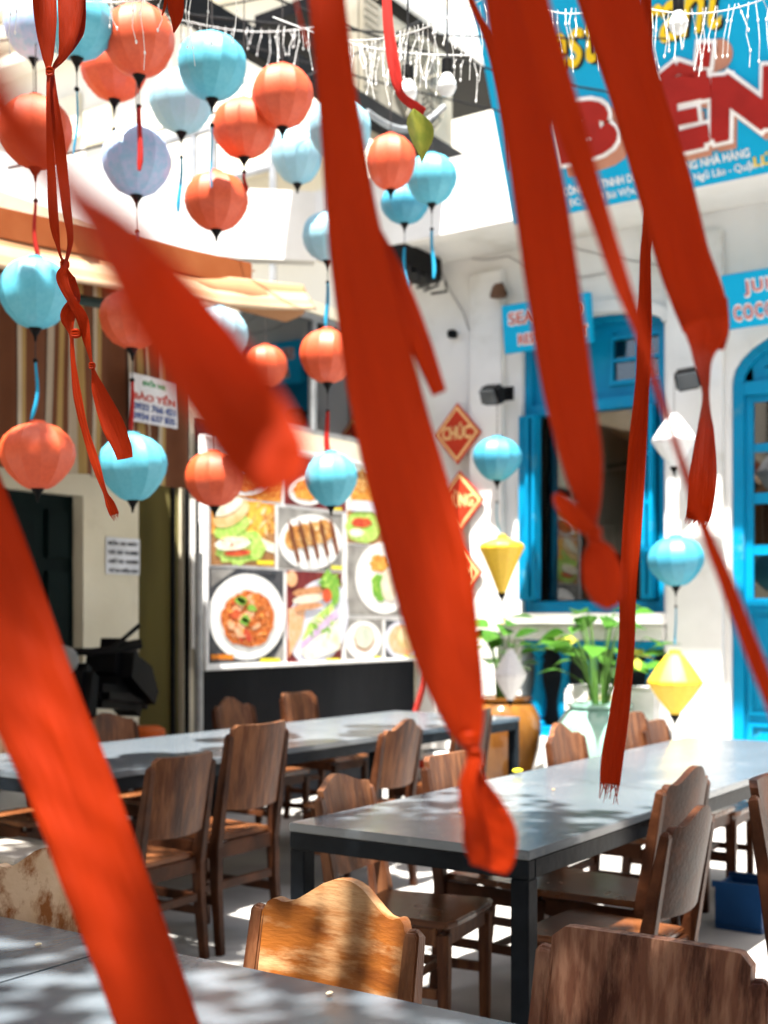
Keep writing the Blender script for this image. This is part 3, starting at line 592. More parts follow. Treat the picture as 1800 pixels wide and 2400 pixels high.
blob(ell(765, 930, 62, 65, jit=.5, seed=8), B_GRN, 3, c4_); blob(ell(800, 1000, 28, 70, jit=.3, seed=9), B_GRN, 3.4, c4_); blob(ell(750, 1010, 28, 42), B_TOM, 5, c4_); blob([(745, 1385), (825, 1385), (825, 1405), (745, 1405)], B_YELS, 6, c4_)
def scatter(par, cx, cy, rx, ry, n_, mats_, s0, s1, L0, seed):
    r = random.Random(seed)
    for k in range(n_):
        a_ = r.random() * 6.28; q = math.sqrt(r.random()); blob(ell(cx + math.cos(a_) * q * rx, cy + math.sin(a_) * q * ry, r.uniform(s0, s1), r.uniform(s0 * .35, s1 * .5), r.random() * 3, n=9, jit=.5, seed=seed * 50 + k), r.choice(mats_), L0 + k * .02, par)
scatter(c1, 340, 560, 80, 100, 14, [B_BAN, B_BUN, B_OR], 14, 34, 1.6, 1); scatter(c1, 240, 745, 130, 70, 16, [B_LET, B_GRN, B_LET], 10, 26, 2.6, 2); scatter(c1, 185, 700, 80, 30, 6, [B_EGG, B_TOM], 8, 18, 5.6, 3)
scatter(c2_, 650, 670, 130, 70, 16, [B_CHOC, B_BAN, B_BUN], 10, 26, 4, 4); scatter(c3_, 278, 1150, 140, 148, 34, [B_NOOD, B_SHR, B_OR, B_TOM, B_NOOD], 8, 22, 5.4, 5); scatter(c4_, 720, 1210, 70, 90, 14, [B_LET, B_CREM, B_EGG, B_GRN], 8, 24, 4.6, 6); scatter(c4_, 765, 935, 50, 50, 10, [B_GRN, B_LET], 10, 20, 4, 7)
c5_, _ = cell(500, 190, 868, 485, B_MAR); blob(ell(640, 380, 120, 90), B_WHT, 1, c5_); blob(ell(640, 380, 90, 62, jit=.2), B_OR, 2, c5_); blob([(775, 484), (840, 486), (840, 500), (775, 498)], B_YELS, 3, c5_)
c6_, _ = cell(60, 190, 480, 425, B_OR); blob(ell(250, 330, 150, 80), B_WHT, 1, c6_); blob(ell(250, 330, 110, 56, jit=.2), B_NOOD, 2, c6_)
c7_, _ = cell(880, 200, 1330, 520, B_EGG); blob(ell(980, 380, 90, 110, jit=.3), B_OR, 1, c7_); blob(ell(965, 330, 40, 60, jit=.4), B_BAN, 2, c7_); blob([(900, 440), (1120, 450), (1120, 510), (900, 505)], B_LAV, 3, c7_); blob(ell(1180, 350, 80, 90), B_WHT, 1, c7_)
c8_, _ = cell(876, 530, 1330, 712, B_WOOD); blob(ell(975, 600, 110, 95, jit=.15), B_LET, 1, c8_); blob(ell(960, 575, 60, 28, jit=.3), B_TOM, 2, c8_); blob(ell(930, 635, 45, 24), B_EGG, 2, c8_)
c9_, _ = cell(876, 722, 1330, 1128, B_GRYT); blob(ell(1095, 905, 170, 215, n=36), B_WHT, 1, c9_); blob(ell(1070, 820, 60, 50, jit=.4), B_OR, 2, c9_); blob(ell(1075, 960, 60, 80, jit=.3, seed=4), B_GRN, 2.5, c9_); blob(ell(1130, 950, 55, 90, jit=.2), B_CREM, 3, c9_)
c10, _ = cell(868, 1150, 1086, 1395, B_GRYT); blob(ell(972, 1278, 108, 116, n=32), B_WHT, 1, c10); blob(ell(975, 1265, 62, 76, jit=.12), B_CHK, 2, c10); blob(ell(975, 1260, 55, 66, jit=.15), pc('pale_food', (.62, .66, .56), (.5, .55, .45), 18), 3, c10); blob([(1030, 1372), (1070, 1372), (1070, 1392), (1030, 1392)], B_YELS, 4, c10)
c11, _ = cell(1105, 1158, 1420, 1390, B_TABLE); blob(ell(1215, 1275, 118, 116, n=32), B_LAV, 1, c11); blob(ell(1215, 1275, 95, 92, jit=.1), B_SHR, 2, c11); blob(ell(1235, 1265, 60, 66, jit=.2), B_BUN, 3, c11); blob([(1210, 1368), (1318, 1368), (1318, 1388), (1210, 1388)], B_YELS, 4, c11)

# ---------------------------------------------------------------- signs on the white building
def facade_sign(name, pxs, Yp, lines, label, lean=0.0, thick=.06):
    """pxs: left px,right px, top py, bottom py at the left edge"""
    l, r, tp_, bt = pxs; a = P(l, bt, Y=Yp); n_ = Vector((0, -math.cos(lean), -math.sin(lean))); ey = Vector((0, -math.sin(lean), math.cos(lean)))
    b = PP(r, bt, a, n_); tpt = PP(l, tp_, a, n_); wdt = b.x - a.x; hgt = (tpt - a).dot(ey)
    t_ = thing(name, a, label, 'sign'); ex = Vector((1, 0, 0))
    MB().prism([a, a + ex * wdt, a + ex * wdt + ey * hgt, a + ey * hgt], -n_ * thick).build('panel', M_SIGNB, t_, bevel=.006)
    return t_, a, ex, ey, n_, wdt, hgt
t_, a, ex, ey, n_, wd, hg = facade_sign('seafood_sign', (1182, 1389, 716, 830), YW - .24, 0, 'small blue sign reading SEAFOOD RESTAURANT over the arched window', rad(8))
for s_, x0_, x1_, z0_, h_ in (('SEAFOOD', .07, .93, .55, .30), ('RESTAURANT', .17, .97, .12, .26)):
    fit_text(s_, 'lettering_outline', M_TEXTW, t_, a + ex * wd * x0_ + ey * hg * z0_, ex, ey, wd * (x1_ - x0_), hg * h_, dn=.004, bold=.07)
    fit_text(s_, 'lettering', M_TEXTRED, t_, a + ex * wd * (x0_ + .012) + ey * hg * (z0_ + .03), ex, ey, wd * (x1_ - x0_ - .024), hg * (h_ - .06), dn=.008, bold=.012)
t_, a, ex, ey, n_, wd, hg = facade_sign('juice_sign', (1704, 1905, 645, 774), YW - .24, 0, 'blue sign with red JUICE and COCONUT lettering above the blue door', rad(22))
for s_, x0_, x1_, z0_, h_ in (('JUICE', .26, .86, .54, .34), ('COCONUT', .10, .96, .12, .33)):
    fit_text(s_, 'lettering_outline', M_TEXTW, t_, a + ex * wd * x0_ + ey * hg * z0_, ex, ey, wd * (x1_ - x0_), hg * h_, dn=.004, bold=.07, spacing=1.2)
    fit_text(s_, 'lettering', M_TEXTRED, t_, a + ex * wd * (x0_ + .01) + ey * hg * (z0_ + .035), ex, ey, wd * (x1_ - x0_ - .02), hg * (h_ - .07), dn=.008, bold=.012, spacing=1.2)
# the big leaning sign
LEAN = rad(24); YS = YW - 1.0
a = P(1204, 527, Y=YS); n_ = Vector((0, -math.cos(LEAN), -math.sin(LEAN))); ey = Vector((0, -math.sin(LEAN), math.cos(LEAN))); ex = Vector((1, 0, 0))
bs = thing('restaurant_sign', a, 'huge leaning blue sign with red BẾN letters and yellow Restaurant script', 'sign')
b = PP(2500, 400, a, n_); wd = b.x - a.x; hg = 2.6
MB().prism([a, a + ex * wd, a + ex * wd + ey * hg, a + ey * hg], -n_ * .08).build('panel', M_SIGNB, bs, bevel=.01)
def sgn(px, py):
    q = PP(px, py, a, n_) - a; return q.x, q.dot(ey)
def stext(s_, m_, pl, pr, ptop_, **k):
    x0_, v0_ = sgn(*pl); x1_, _ = sgn(*pr); _, v1_ = sgn(*ptop_); return fit_text(s_, k.pop('name', 'lettering'), m_, bs, a + ex * x0_ + ey * v0_, ex, ey, x1_ - x0_, (v1_ - v0_) if k.pop('h', True) else None, **k)
# letters, each standing proud: shadow layer, white outline, red face
for s_, pl, pr, pt in (('B', (1312, 396), (1466, 350), (1312, 240)),):
    x0_, v0_ = sgn(*pl); x1_, _ = sgn(*pr); _, v1_ = sgn(*pt); w_ = x1_ - x0_; h_ = v1_ - v0_
    fit_text(s_, 'lettering_shadow', M_SHADOWV, bs, a + ex * (x0_ + .06) + ey * (v0_ - .07), ex, ey, w_, h_, dn=.004, bold=.12)
    fit_text(s_, 'lettering_outline', M_TEXTW, bs, a + ex * x0_ + ey * v0_, ex, ey, w_, h_, dn=.020, bold=.12, depth=.02)
    fit_text(s_, 'lettering', M_TEXTR, bs, a + ex * (x0_ + .028) + ey * (v0_ + .028), ex, ey, w_ - .056, h_ - .056, dn=.034, bold=.085)
SLAB = {'e_letter': [((1556, 196), (1566, 350), 54), ((1540, 222), (1664, 194), 50), ((1560, 284), (1640, 266), 28), ((1560, 340), (1652, 318), 42), ((1655, 180), (1660, 232), 22), ((1650, 290), (1656, 335), 22)],
        'n_letter': [((1692, 176), (1690, 326), 38), ((1690, 196), (1806, 282), 46), ((1816, 150), (1812, 300), 40), ((1676, 322), (1712, 314), 22)],
        'circumflex': [((1552, 188), (1592, 156), 24), ((1588, 156), (1636, 172), 22)], 'acute_accent': [((1650, 158), (1656, 100), 28)]}
for nm_, segs in SLAB.items():
    for lay, (m_, grow, dn_, ox, oy) in enumerate(((M_SHADOWV, 6, .004, 10, 16), (M_TEXTW, 12, .018, 0, 0), (M_TEXTR, -2, .030, 0, 0))):
        lm = MB()
        for k_, (p_, q_, w_) in enumerate(segs):
            A_ = PP(p_[0] + ox, p_[1] + oy, a, n_) ; B_ = PP(q_[0] + ox, q_[1] + oy, a, n_); t_v = (B_ - A_).normalized(); sc_ = .0037
            A_ = A_ - t_v * grow * .5 * sc_; B_ = B_ + t_v * grow * .5 * sc_; off = n_ * (dn_ + .0011 * k_)
            lm.bar([A_ + off, B_ + off], (w_ + grow) * sc_, .012, side=t_v.cross(n_))
        lm.build(nm_ + ('_shadow', '_outline', '')[lay], m_, bs, bevel=.004)
c_ = PP(1684, 128, a, n_); MB().tube([c_ + n_ * .002, c_ + n_ * .010], .10, 24).build('accent_disc', M_SHADOWV, bs)
for m_, dn_, of in ((M_TEXTK, .006, .018), (M_TEXTY, .016, 0)):
    x0_, v0_ = sgn(1225, 192); x1_, _ = sgn(1712, 60); _, v1_ = sgn(1225, 62)
    fit_text('Restaurant', 'script_lettering', m_, bs, a + ex * (x0_ + of) + ey * (v0_ - of), Vector((1, 0, 0)), ey, x1_ - x0_, v1_ - v0_, dn=dn_, bold=.012, shear=.45, spacing=1.0)
stext('CÔNG TY TNHH DU LỊCH HƯƠNG NHÀ HÀNG', M_TEXTW, (1320, 466), (1760, 380), (1320, 436), dn=.006, bold=.02)
stext('LÚA VÀNG', M_TEXTY, (1768, 392), (1960, 330), (1768, 362), dn=.006, bold=.03)
stext('ĐC: 40/29 Bùi Viện, Phường Phạm Ngũ Lão - Quận 1', M_TEXTW, (1335, 490), (1790, 400), (1335, 466), dn=.006, bold=.01)

# ---------------------------------------------------------------- CHUC MUNG diamonds on the white wall
M_GOLD = mat('gold_print', (.85, .55, .24), .5)
for k, (cx, cy, s_) in enumerate(((1071, 1016, 'CHÚC'), (1077, 1174, 'MỪNG'), (1073, 1342, 'NĂM'))):
    Yd = YW - .13; hw = .245; hz = .272; c = P(cx, cy, Y=Yd)
    t_ = thing('wall_diamond', c, {0: 'red diamond hanging reading CHÚC in gold, uppermost of the three on the white wall', 1: 'red diamond hanging reading MỪNG in gold, below the CHÚC one', 2: 'lowest red diamond hanging on the white wall, half behind a ribbon'}[k], 'decoration', 'red diamonds strung down the white wall')
    def dia(f, y): return [c + Vector((-hw * f, y, 0)), c + Vector((0, y, -hz * f)), c + Vector((hw * f, y, 0)), c + Vector((0, y, hz * f))]
    MB().prism(dia(1, 0), (0, .02, 0)).build('card', M_TEXTRED, t_)
    MB().prism(dia(.90, -.004), (0, .003, 0)).build('gold_border', M_GOLD, t_)
    MB().prism(dia(.78, -.008), (0, .003, 0)).build('red_field', M_TEXTRED, t_)
    fit_text(s_, 'lettering', M_GOLD, t_, c + Vector((-hw * .60, -.011, -.055)), Vector((1, 0, 0)), Zv, hw * 1.2, .15, bold=.03)

# ---------------------------------------------------------------- small fixtures on the facade
for k, (px, py) in enumerate(((1155, 925), (1612, 888))):
    c = P(px, py, Y=YW - .38); t_ = thing('floodlight', c, 'black wall floodlight on the ' + ('narrow pilaster left of the window' if k == 0 else 'broad pilaster between window and door'), 'lamp', 'black floodlights on the white wall')
    Mx = Matrix.Rotation(rad(25), 3, 'X') @ Matrix.Rotation(rad(-12 + 30 * k), 3, 'Z')
    MB().box(c, (.19, .12, .16), Mx).build('housing', M_BLACK, t_, bevel=.02); MB().box(c + Mx @ Vector((0, -.07, 0)), (.16, .02, .12), Mx).build('lens', mat('lens_glass', (.08, .09, .1), .1), t_, bevel=.005)
    MB().tube([c + Vector((0, .06, .02)), c + Vector((0, .2, .08)), Vector((c.x, YW - .09, c.z + .05))], .018, 8).build('bracket', M_BLACK, t_); MB().box((c.x, YW - .105, c.z + .05), (.10, .02, .12)).build('base_plate', M_BLACK, t_)
c = P(1060, 783, Y=YW - .06); t_ = thing('wall_camera', c, 'small black box camera on the white wall above the diamonds', 'camera'); MB().box(c, (.07, .08, .07)).build('housing', M_BLACK, t_, bevel=.01); MB().tube([c + Vector((0, -.03, 0)), c + Vector((0, -.06, 0))], .02, 10).build('lens', M_BLACK, t_)
c = P(1168, 682, Y=YW - .16); t_ = thing('wall_lamp', c, 'small rusty brown lamp on the wall left of the seafood sign', 'lamp'); MB().lathe([(.03, .06), (.05, .04), (.07, -.02), (.075, -.05), (.02, -.055)], c, 12).build('shade', mat('rust_brown', (.14, .07, .04), .6), t_, smooth=40); MB().tube([c + Vector((0, 0, .05)), c + Vector((0, .06, .08)), Vector((c.x, YW - .01, c.z))], .012, 6).build('arm', M_BLACK, t_)
pts = [P(1022, 560, Y=YW - .02), P(1036, 640, Y=YW - .02), P(1060, 690, Y=YW - .02), P(1085, 730, Y=YW - .02), P(1100, 775, Y=YW - .02)]
for k_, (pa, pb, sag, lab) in enumerate((((1010, 545), (1190, 600), .12, 'thin grey cable drooping under the canopy near the corner'), ((1190, 600), (1420, 640), .10, 'thin grey cable crossing the wall above the seafood sign'), ((1215, 545), (1700, 640), .05, 'long thin cable running over the arched window towards the door'))):
    A_, B_ = P(*pa, Y=YW - .012), P(*pb, Y=YW - .012); tag(MB().tube([A_.lerp(B_, t / 12) - Zv * sag * math.sin(math.pi * t / 12) for t in range(13)], .0045, 6).build('wall_cable', mat('grey_cable', (.3, .3, .3), .6)), lab, 'cable')
tag(MB().tube(pts, .006, 6).build('loose_cable', mat('grey_cable', (.3, .3, .3), .6)), 'thin loose cable drooping across the white wall near the corner', 'cable')
c = P(966, 620, X=XW + .25); t_ = thing('electric_box', c, 'black tangle of electric boxes under the canopy in the corner', 'electric box'); MB().box(c, (.25, .62, .22)).build('housing', M_BLACK, t_, bevel=.02)
for k in range(5): MB().tube([c + Vector((.16, -.3 + .15 * k, -.1)), c + Vector((.16, -.28 + .15 * k, -.17 - .02 * (k % 3))), c + Vector((.02, -.2 + .12 * k, -.2))], .012, 6).build('cable', M_WIRE, t_)

# ---------------------------------------------------------------- upper background
cb = thing('cream_building', (-10, 12, 0), 'tall pale cream building rising behind the parapet at upper left', 'building')
YC = 11.8
cw = MB(); cw.box2((-30, YC, 0), (XW + 1.2, YC + .4, 22)); cw.build('wall', M_PALEC, cb)
def q2(px, py, Y): return P(px, py, Y=Y)
def yrect(m, px0, py0, px1, py1, Y, dy):
    a_ = q2(px0, py1, Y); b_ = q2(px1, py0, Y); m.box2((a_.x, Y, a_.z), (b_.x, Y + dy, b_.z))
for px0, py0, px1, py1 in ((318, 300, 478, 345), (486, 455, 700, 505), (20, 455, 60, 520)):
    m_ = MB(); yrect(m_, px0, py0, px1, py1, YC - .01, .009); m_.build('opening_shade', M_DARK, cb)  # thin sheets on the wall, the openings' shade put into their dark colour
for px0, py0, px1, py1 in ((110, 215, 185, 345), (193, 235, 258, 345), (330, 352, 400, 440), (540, 345, 660, 430)):
    m_ = MB(); yrect(m_, px0, py0, px1, py1, YC - .06, .05); m_.build('shutter', M_CREAM, cb, bevel=.01)
for y_ in (60, 130, 200):
    m_ = MB(); a_ = q2(-200, y_ + 40, YC - .35); b_ = q2(800, y_ - 80, YC - .35); m_.box2((a_.x, YC - .35, a_.z), (b_.x, YC - .001, a_.z + .16)); m_.build('cornice', M_PALEC, cb, bevel=.01)
# slanted cream roofs behind the railing
m_ = MB(); a_ = q2(330, 470, YC - .9); b_ = q2(720, 380, YC - .9)
m_.prism([(a_.x, YC - 1.4, a_.z - .2), (a_.x, YC - .05, a_.z + .55), (a_.x, YC - .05, a_.z + .48), (a_.x, YC - 1.4, a_.z - .26)], (b_.x - a_.x, 0, 0)); m_.build('lean_to_roof', M_CREAM, cb)
# grey pipe frame on the terrace
rf = thing('terrace_railing', P(455, 600, Y=YW + .6), 'grey metal pipe frame standing on the white terrace parapet', 'railing')
YR = YW - .2
for px, py0, py1 in ((262, 400, 640), (345, 352, 640), (455, 320, 640), (500, 305, 640), (640, 262, 640)):
    a_ = q2(px, py1, YR); b_ = q2(px, py0, YR); MB().tube([Vector((b_.x, YR, a_.z - .2)), b_], .038, 8).build('post', M_GREY, rf, smooth=40)
for pa, pb in (((262, 372), (640, 262)), ((345, 470), (640, 400))):
    a_ = q2(*pa, YR); b_ = q2(*pb, YR); b_.z = a_.z; MB().tube([a_ - Vector((0, 0, 0)), b_], .035, 8).build('rail', M_GREY, rf, smooth=40)
a_ = q2(262, 372, YR); b_ = q2(262, 372, YR + 1.8)
# the black beam and the air conditioner
BX = -5.45; bz = P(1074, 375, X=BX).z
bt = thing('steel_beam', (BX, 7, bz), 'black steel beam carrying the air conditioner under the eaves', 'beam')
MB().box2((BX - .05, 2.0, bz - .14), (BX + .05, P(1085, 380, X=BX).y, bz + .05)).build('beam', M_BLACK, bt, bevel=.006)
ye = P(1085, 380, X=BX).y; MB().box2((BX - .2, ye, bz - .14), (BX + .95, ye + .35, bz + .02)).build('cross_beam', M_BLACK, bt, bevel=.006)
AX = -5.52; y0, y1 = P(845, 300, X=AX).y, P(1064, 300, X=AX).y; z0 = bz + .06; z1 = z0 + .86
ac = thing('air_conditioner', (AX - .2, (y0 + y1) / 2, z0), 'large beige air conditioner outdoor unit with round fan grille above the beam', 'air conditioner')
MB().box2((AX - .40, y0, z0), (AX, y1, z1)).build('casing', M_PLASTICW, ac, bevel=.03)
cy = y0 + (y1 - y0) * .58; cz = (z0 + z1) / 2; R_ = .40
gm = MB()
for k in range(1, 11):
    r = R_ * k / 10; gm.tube([Vector((AX + .02, cy + math.cos(t * .2618) * r, cz + math.sin(t * .2618) * r)) for t in range(25)], .006, 5, cap=False)
for k in range(12): t = k * math.pi / 6; gm.tube([Vector((AX + .025, cy + math.cos(t) * .05, cz + math.sin(t) * .05)), Vector((AX + .025, cy + math.cos(t) * R_, cz + math.sin(t) * R_))], .006, 5)
gm.build('fan_grille', M_PLASTICW, ac)
MB().tube([Vector((AX + .001, cy, cz)), Vector((AX + .008, cy, cz))], R_ * .98, 32).build('fan_recess_shade', mat('fan_dark', (.09, .085, .065), .8), ac)  # flat disc coloured dark as the shade behind the grille
fb = MB()
for k in range(3): t = k * 2.094; fb.prism([Vector((AX + .010, cy + math.cos(t) * .06, cz + math.sin(t) * .06)), Vector((AX + .010, cy + math.cos(t + .1) * .36, cz + math.sin(t + .1) * .36)), Vector((AX + .012, cy + math.cos(t + .8) * .36, cz + math.sin(t + .8) * .36)), Vector((AX + .012, cy + math.cos(t + 1) * .06, cz + math.sin(t + 1) * .06))], (.004, 0, 0))
fb.build('fan_blades', mat('fan_grey', (.2, .2, .19), .5), ac)
sl = MB()
for k in range(14): zz = z0 + .08 + k * .06; sl.box2((AX, y0 + .05, zz), (AX + .012, y0 + (y1 - y0) * .16, zz + .02))
sl.build('side_louvres', M_PLASTICW, ac)
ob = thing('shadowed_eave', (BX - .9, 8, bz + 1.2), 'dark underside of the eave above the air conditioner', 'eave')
MB().box2((XW - .6, 8.0, z1 + .15), (BX - .1, YW + 1.0, z1 + .25)).build('soffit', M_BLACK, ob); MB().box2((BX - .1, 8.0, z1 + .13), (BX - .05, YW + 1.0, z1 + .35)).build('fascia', M_WHITE, ob)  # soffit coloured black to hold the shade under the eave
# overhead cables
cabs = [((300, -30), (760, 120), 7.5), ((440, -10), (1000, 40), 7.0), ((-20, 60), (560, -30), 8.0), ((420, 250), (700, 150), 7.6), ((820, 20), (1140, 120), 7.2), ((860, 262), (1040, 250), 7.0), ((640, 760 - 300), (650, 620), 8.5)]
for k, (pa, pb, d_) in enumerate(cabs[:6]):
    A_, B_ = P(*pa, d=d_), P(*pb, d=d_ + .6); D = B_ - A_; A_ -= D * (1.2 if k != 5 else 0); B_ += D * (1.2 if k != 5 else 0)
    pts = [A_.lerp(B_, t / 16) - Zv * .12 * math.sin(math.pi * t / 16) for t in range(17)]
    tag(MB().tube(pts, .007 if k < 5 else .02, 6).build('overhead_cable' if k < 5 else 'grey_bracket_bar', M_WIRE if k < 5 else M_GREY), ['black cable crossing the top from the red lantern to the centre ribbon', 'black cable running level along the top edge, right of centre', 'black cable crossing the upper left corner', 'black cable rising behind the turquoise lanterns', 'pale lit cable sloping down beside the icicle lights', 'grey bracket bar in front of the air conditioner'][k], 'cable' if k < 5 else 'bracket')

# ---------------------------------------------------------------- icicle lights and bulbs
def icicle(A_, B_, n_, lmax, seed, label):
    r = random.Random(seed); t_ = thing('icicle_lights', A_, label, 'string lights', 'white icicle light strings overhead')
    pts = [A_.lerp(B_, t / 20) - Zv * .05 * math.sin(math.pi * t / 20) for t in range(21)]; MB().tube(pts, .002, 5).build('main_wire', M_ICE, t_)
    dm = MB(); lm = MB()
    for i in range(n_):
        p = A_.lerp(B_, (i + r.random() * .8) / n_) - Zv * .03; ln = lmax * (.35 + .65 * r.random()); q = [p.copy()]
        k_ = max(3, int(ln / .05))
        for j in range(k_):
            p = p + Vector((r.uniform(-.012, .012), r.uniform(-.012, .012), -ln / k_)); q.append(p.copy())
            if j % 2 == 0: lm.sphere(p, .0036, 6, 4, (1, 1, 1.8))
        dm.tube(q, .0012, 4)
    dm.build('hanging_wires', M_ICE, t_)['kind'] = 'stuff'; lm.build('led_beads', M_ICE, t_)['kind'] = 'stuff'
icicle(P(800, 95, d=4.6), P(1160, -20, d=4.0), 34, .26, 1, 'white icicle lights hanging before the air conditioner, right of the centre ribbon')
icicle(P(640, 40, d=5.2), P(1130, 130, d=4.6), 24, .16, 2, 'short white icicle lights strung just right of the centre ribbon, lower line')
icicle(P(1230, 10, d=4.2), P(1500, -20, d=3.9), 18, .22, 3, 'white icicle lights hanging over the yellow script between two wide ribbons')
icicle(P(1490, 15, d=4.2), P(1860, -30, d=3.8), 24, .24, 4, 'white icicle lights hanging over the blue sign at upper right')
icicle(P(-40, -30, d=3.6), P(560, -40, d=3.6), 16, .22, 5, 'white icicle lights dangling in front of the upper left lanterns')
icicle(P(230, 495, d=6.5), P(420, 470, d=6.7), 9, .14, 7, 'pale icicle lights draped under the lilac lantern')
icicle(P(400, 40, d=6.0), P(760, 60, d=6.4), 18, .22, 8, 'faint white icicle lights behind the turquoise lantern')
for k, (px, py) in enumerate(((956, 205), (1048, 190), (1590, 45))):
    c = P(px, py, d=4.4); t_ = thing('light_bulb', c, ['clear light bulb beside the centre ribbon, left of the pair', 'clear light bulb in front of the air conditioner fan, right of the pair', 'clear light bulb hanging over the yellow script on the big sign'][k], 'light bulb', 'clear bulbs on the overhead string')
    MB().lathe([(.004, -.055), (.022, -.048), (.034, -.025), (.033, -.005), (.02, .018), (.014, .03)], c, 14).build('bulb', M_CLEAR, t_, smooth=60); MB().lathe([(.016, .03), (.02, .032), (.02, .075), (.008, .085)], c, 12).build('socket', M_BLACK, t_, smooth=40); MB().tube([c + Zv * .08, c + Zv * .5], .004, 5).build('wire', M_WIRE, t_)

# ================================================================ LANTERNS
def lantern_mesh(kind, m, key):
    nm = 'shade'
    n_ = 24
    if kind == 'round': prof = [(.16, -1), (.36, -.93), (.60, -.79), (.80, -.56), (.94, -.28), (1, 0), (.99, .22), (.93, .46), (.80, .68), (.60, .86), (.38, .96), (.22, 1)]
    elif kind == 'oval': prof = [(.28, -1), (.42, -.92), (.62, -.72), (.80, -.48), (.94, -.2), (1, .08), (.97, .34), (.84, .62), (.60, .86), (.34, .98), (.2, 1)]
    elif kind == 'diamond': prof = [(.12, -1), (.30, -.80), (.62, -.45), (.93, -.06), (1, .05), (.95, .14), (.68, .50), (.36, .88), (.22, 1)]
    else: prof = [(.14, -1), (.24, -.80), (.50, -.25), (.80, .30), (.96, .56), (1, .66), (.92, .76), (.60, .88), (.24, .97), (.2, 1)]
    def fn(k, n2, z): return 1.0 if k % 2 == 0 else (.96 if kind in ('round', 'oval') else .985)
    me = MB().lathe([(r, z) for r, z in prof], n=n_, fn=fn).data(nm, m, smooth=60); nv_ = len(prof) * n_
    me.update()
    for e in me.edges:
        a_, b_ = e.vertices
        if a_ < nv_ and b_ < nv_ and a_ % n_ == b_ % n_ and (a_ % n_) % 2 == 0: e.use_edge_sharp = True
        else: e.use_edge_sharp = False
    return me
LM = {}
def lantern(px, py, wpx, hpx, d_, m, kind, label, cord=None, tassel=None, tl=0, tw=8, gap=None, group='silk lanterns strung overhead', tcol=None):
    """gap: px from cap to tassel top; tl tassel length px; cord px above"""
    key = (m.name, kind)
    if key not in LM: LM[key] = lantern_mesh(kind, m, key)
    c = P(px, py, d=d_); s = d_ / FPX; rw, rh = wpx * s / 2, hpx * s / 2
    t_ = thing('silk_lantern', c, label, 'lantern', group, world=True)
    o = link('shade', LM[key], t_); o.matrix_parent_inverse = Matrix.Identity(4); o.scale = (rw, rw, rh); tilt = (random.uniform(-.07, .07), random.uniform(-.07, .07), random.uniform(0, 3)); o.rotation_euler = tilt
    if kind in ('diamond', 'teardrop'): o.rotation_euler = (0, 0, .3)
    rt = max(rw * .20, .02)
    MB().lathe([(rt, rh * .94), (rt * 1.1, rh * .97), (rt * 1.05, rh * 1.08), (rt * .5, rh * 1.10)], c, 14).build('top_ring', m, t_, smooth=40)
    MB().lathe([(.004, -rh - .055 * rw / .15), (rt * .28, -rh - .032 * rw / .15), (rt * .95, -rh * .99), (rt * .9, -rh * .95)], c, 12).build('bottom_cap', M_BLACK, t_, smooth=40)
    up_ = (cord if cord else 330) * s
    MB().tube([c + Zv * rh, c + Zv * (rh + up_)], .0028, 5).build('cord', M_CORD, t_)
    if tassel:
        g_ = (gap if gap else 40) * s; zt = -rh - .045
        MB().tube([c + Zv * zt, c + Zv * (zt - g_)], .0022, 5).build('lower_cord', M_CORD, t_)
        MB().sphere(c + Zv * (zt - g_), .011, 8, 6).build('bead', M_BLACK, t_, smooth=60)
        L_ = tl * s; wv = tw * s; q = []; rr_ = []; ph = random.uniform(0, 6); amp = random.uniform(.004, .02)
        for i in range(9):
            f = i / 8; q.append(c + Vector((math.sin(ph + f * 4) * amp * f, math.cos(ph + f * 3) * amp * f, zt - g_ - L_ * f))); rr_.append(wv * (.30 + .20 * f if 0 < i < 8 else .28))
        MB().tube(q, rr_, 10, flat=.6).build('tassel', tassel, t_, smooth=60)
    return t_
TR, TB = M_TRED, M_TBLUE
lantern(78, 66, 135, 145, 6.2, M_LILAC, 'round', 'pale lilac lantern in the top left corner behind the red knot ribbon', tassel=TR, gap=60, tl=80, tw=6)
lantern(180, 62, 176, 150, 5.0, M_LBLUE, 'round', 'turquoise lantern at the top left edge, just right of the looped ribbon', tassel=TB, gap=46, tl=155, tw=10)
lantern(326, 98, 168, 160, 5.1, M_LRED, 'round', 'large red lantern at upper left with icicle lights across it', tassel=TR, gap=46, tl=150, tw=22)
lantern(268, 165, 155, 140, 5.7, M_LRED, 'round', 'red lantern half hidden behind the larger red one at upper left', tassel=TR, gap=46, tl=135, tw=10)
lantern(497, 158, 164, 150, 5.3, M_LBLUE, 'round', 'big turquoise lantern with sunlit white top, left of the centre ribbon', tassel=TB, gap=36, tl=145, tw=9)
lantern(425, 240, 150, 142, 6.0, M_LPALE, 'round', 'pale blue lantern tucked under the big turquoise one', tassel=TB, gap=36, tl=128, tw=16)
lantern(662, 228, 146, 142, 5.6, M_LRED, 'round', 'red lantern touching the left side of the centre ribbon, upper one')
lantern(572, 303, 150, 134, 5.7, M_LRED, 'round', 'pale topped red lantern below and left of the one at the ribbon', tassel=TR, gap=10, tl=46, tw=14)
lantern(320, 381, 163, 156, 5.4, M_LILAC, 'round', 'lilac and blue lantern with a red tassel hanging before it', tassel=TB, gap=62, tl=75, tw=18)
lantern(507, 473, 150, 134, 5.7, M_LRED, 'round', 'red lantern in the open white area, hanging under the big turquoise one', cord=120)
lantern(697, 366, 122, 130, 6.6, M_LPALE, 'round', 'pale blue lantern peeking out left of the centre ribbon')
lantern(796, 306, 150, 132, 5.9, M_LPALE, 'round', 'pale lantern almost wholly hidden behind the centre ribbon')
lantern(916, 382, 118, 126, 6.6, M_LRED, 'round', 'red lantern just right of the centre ribbon')
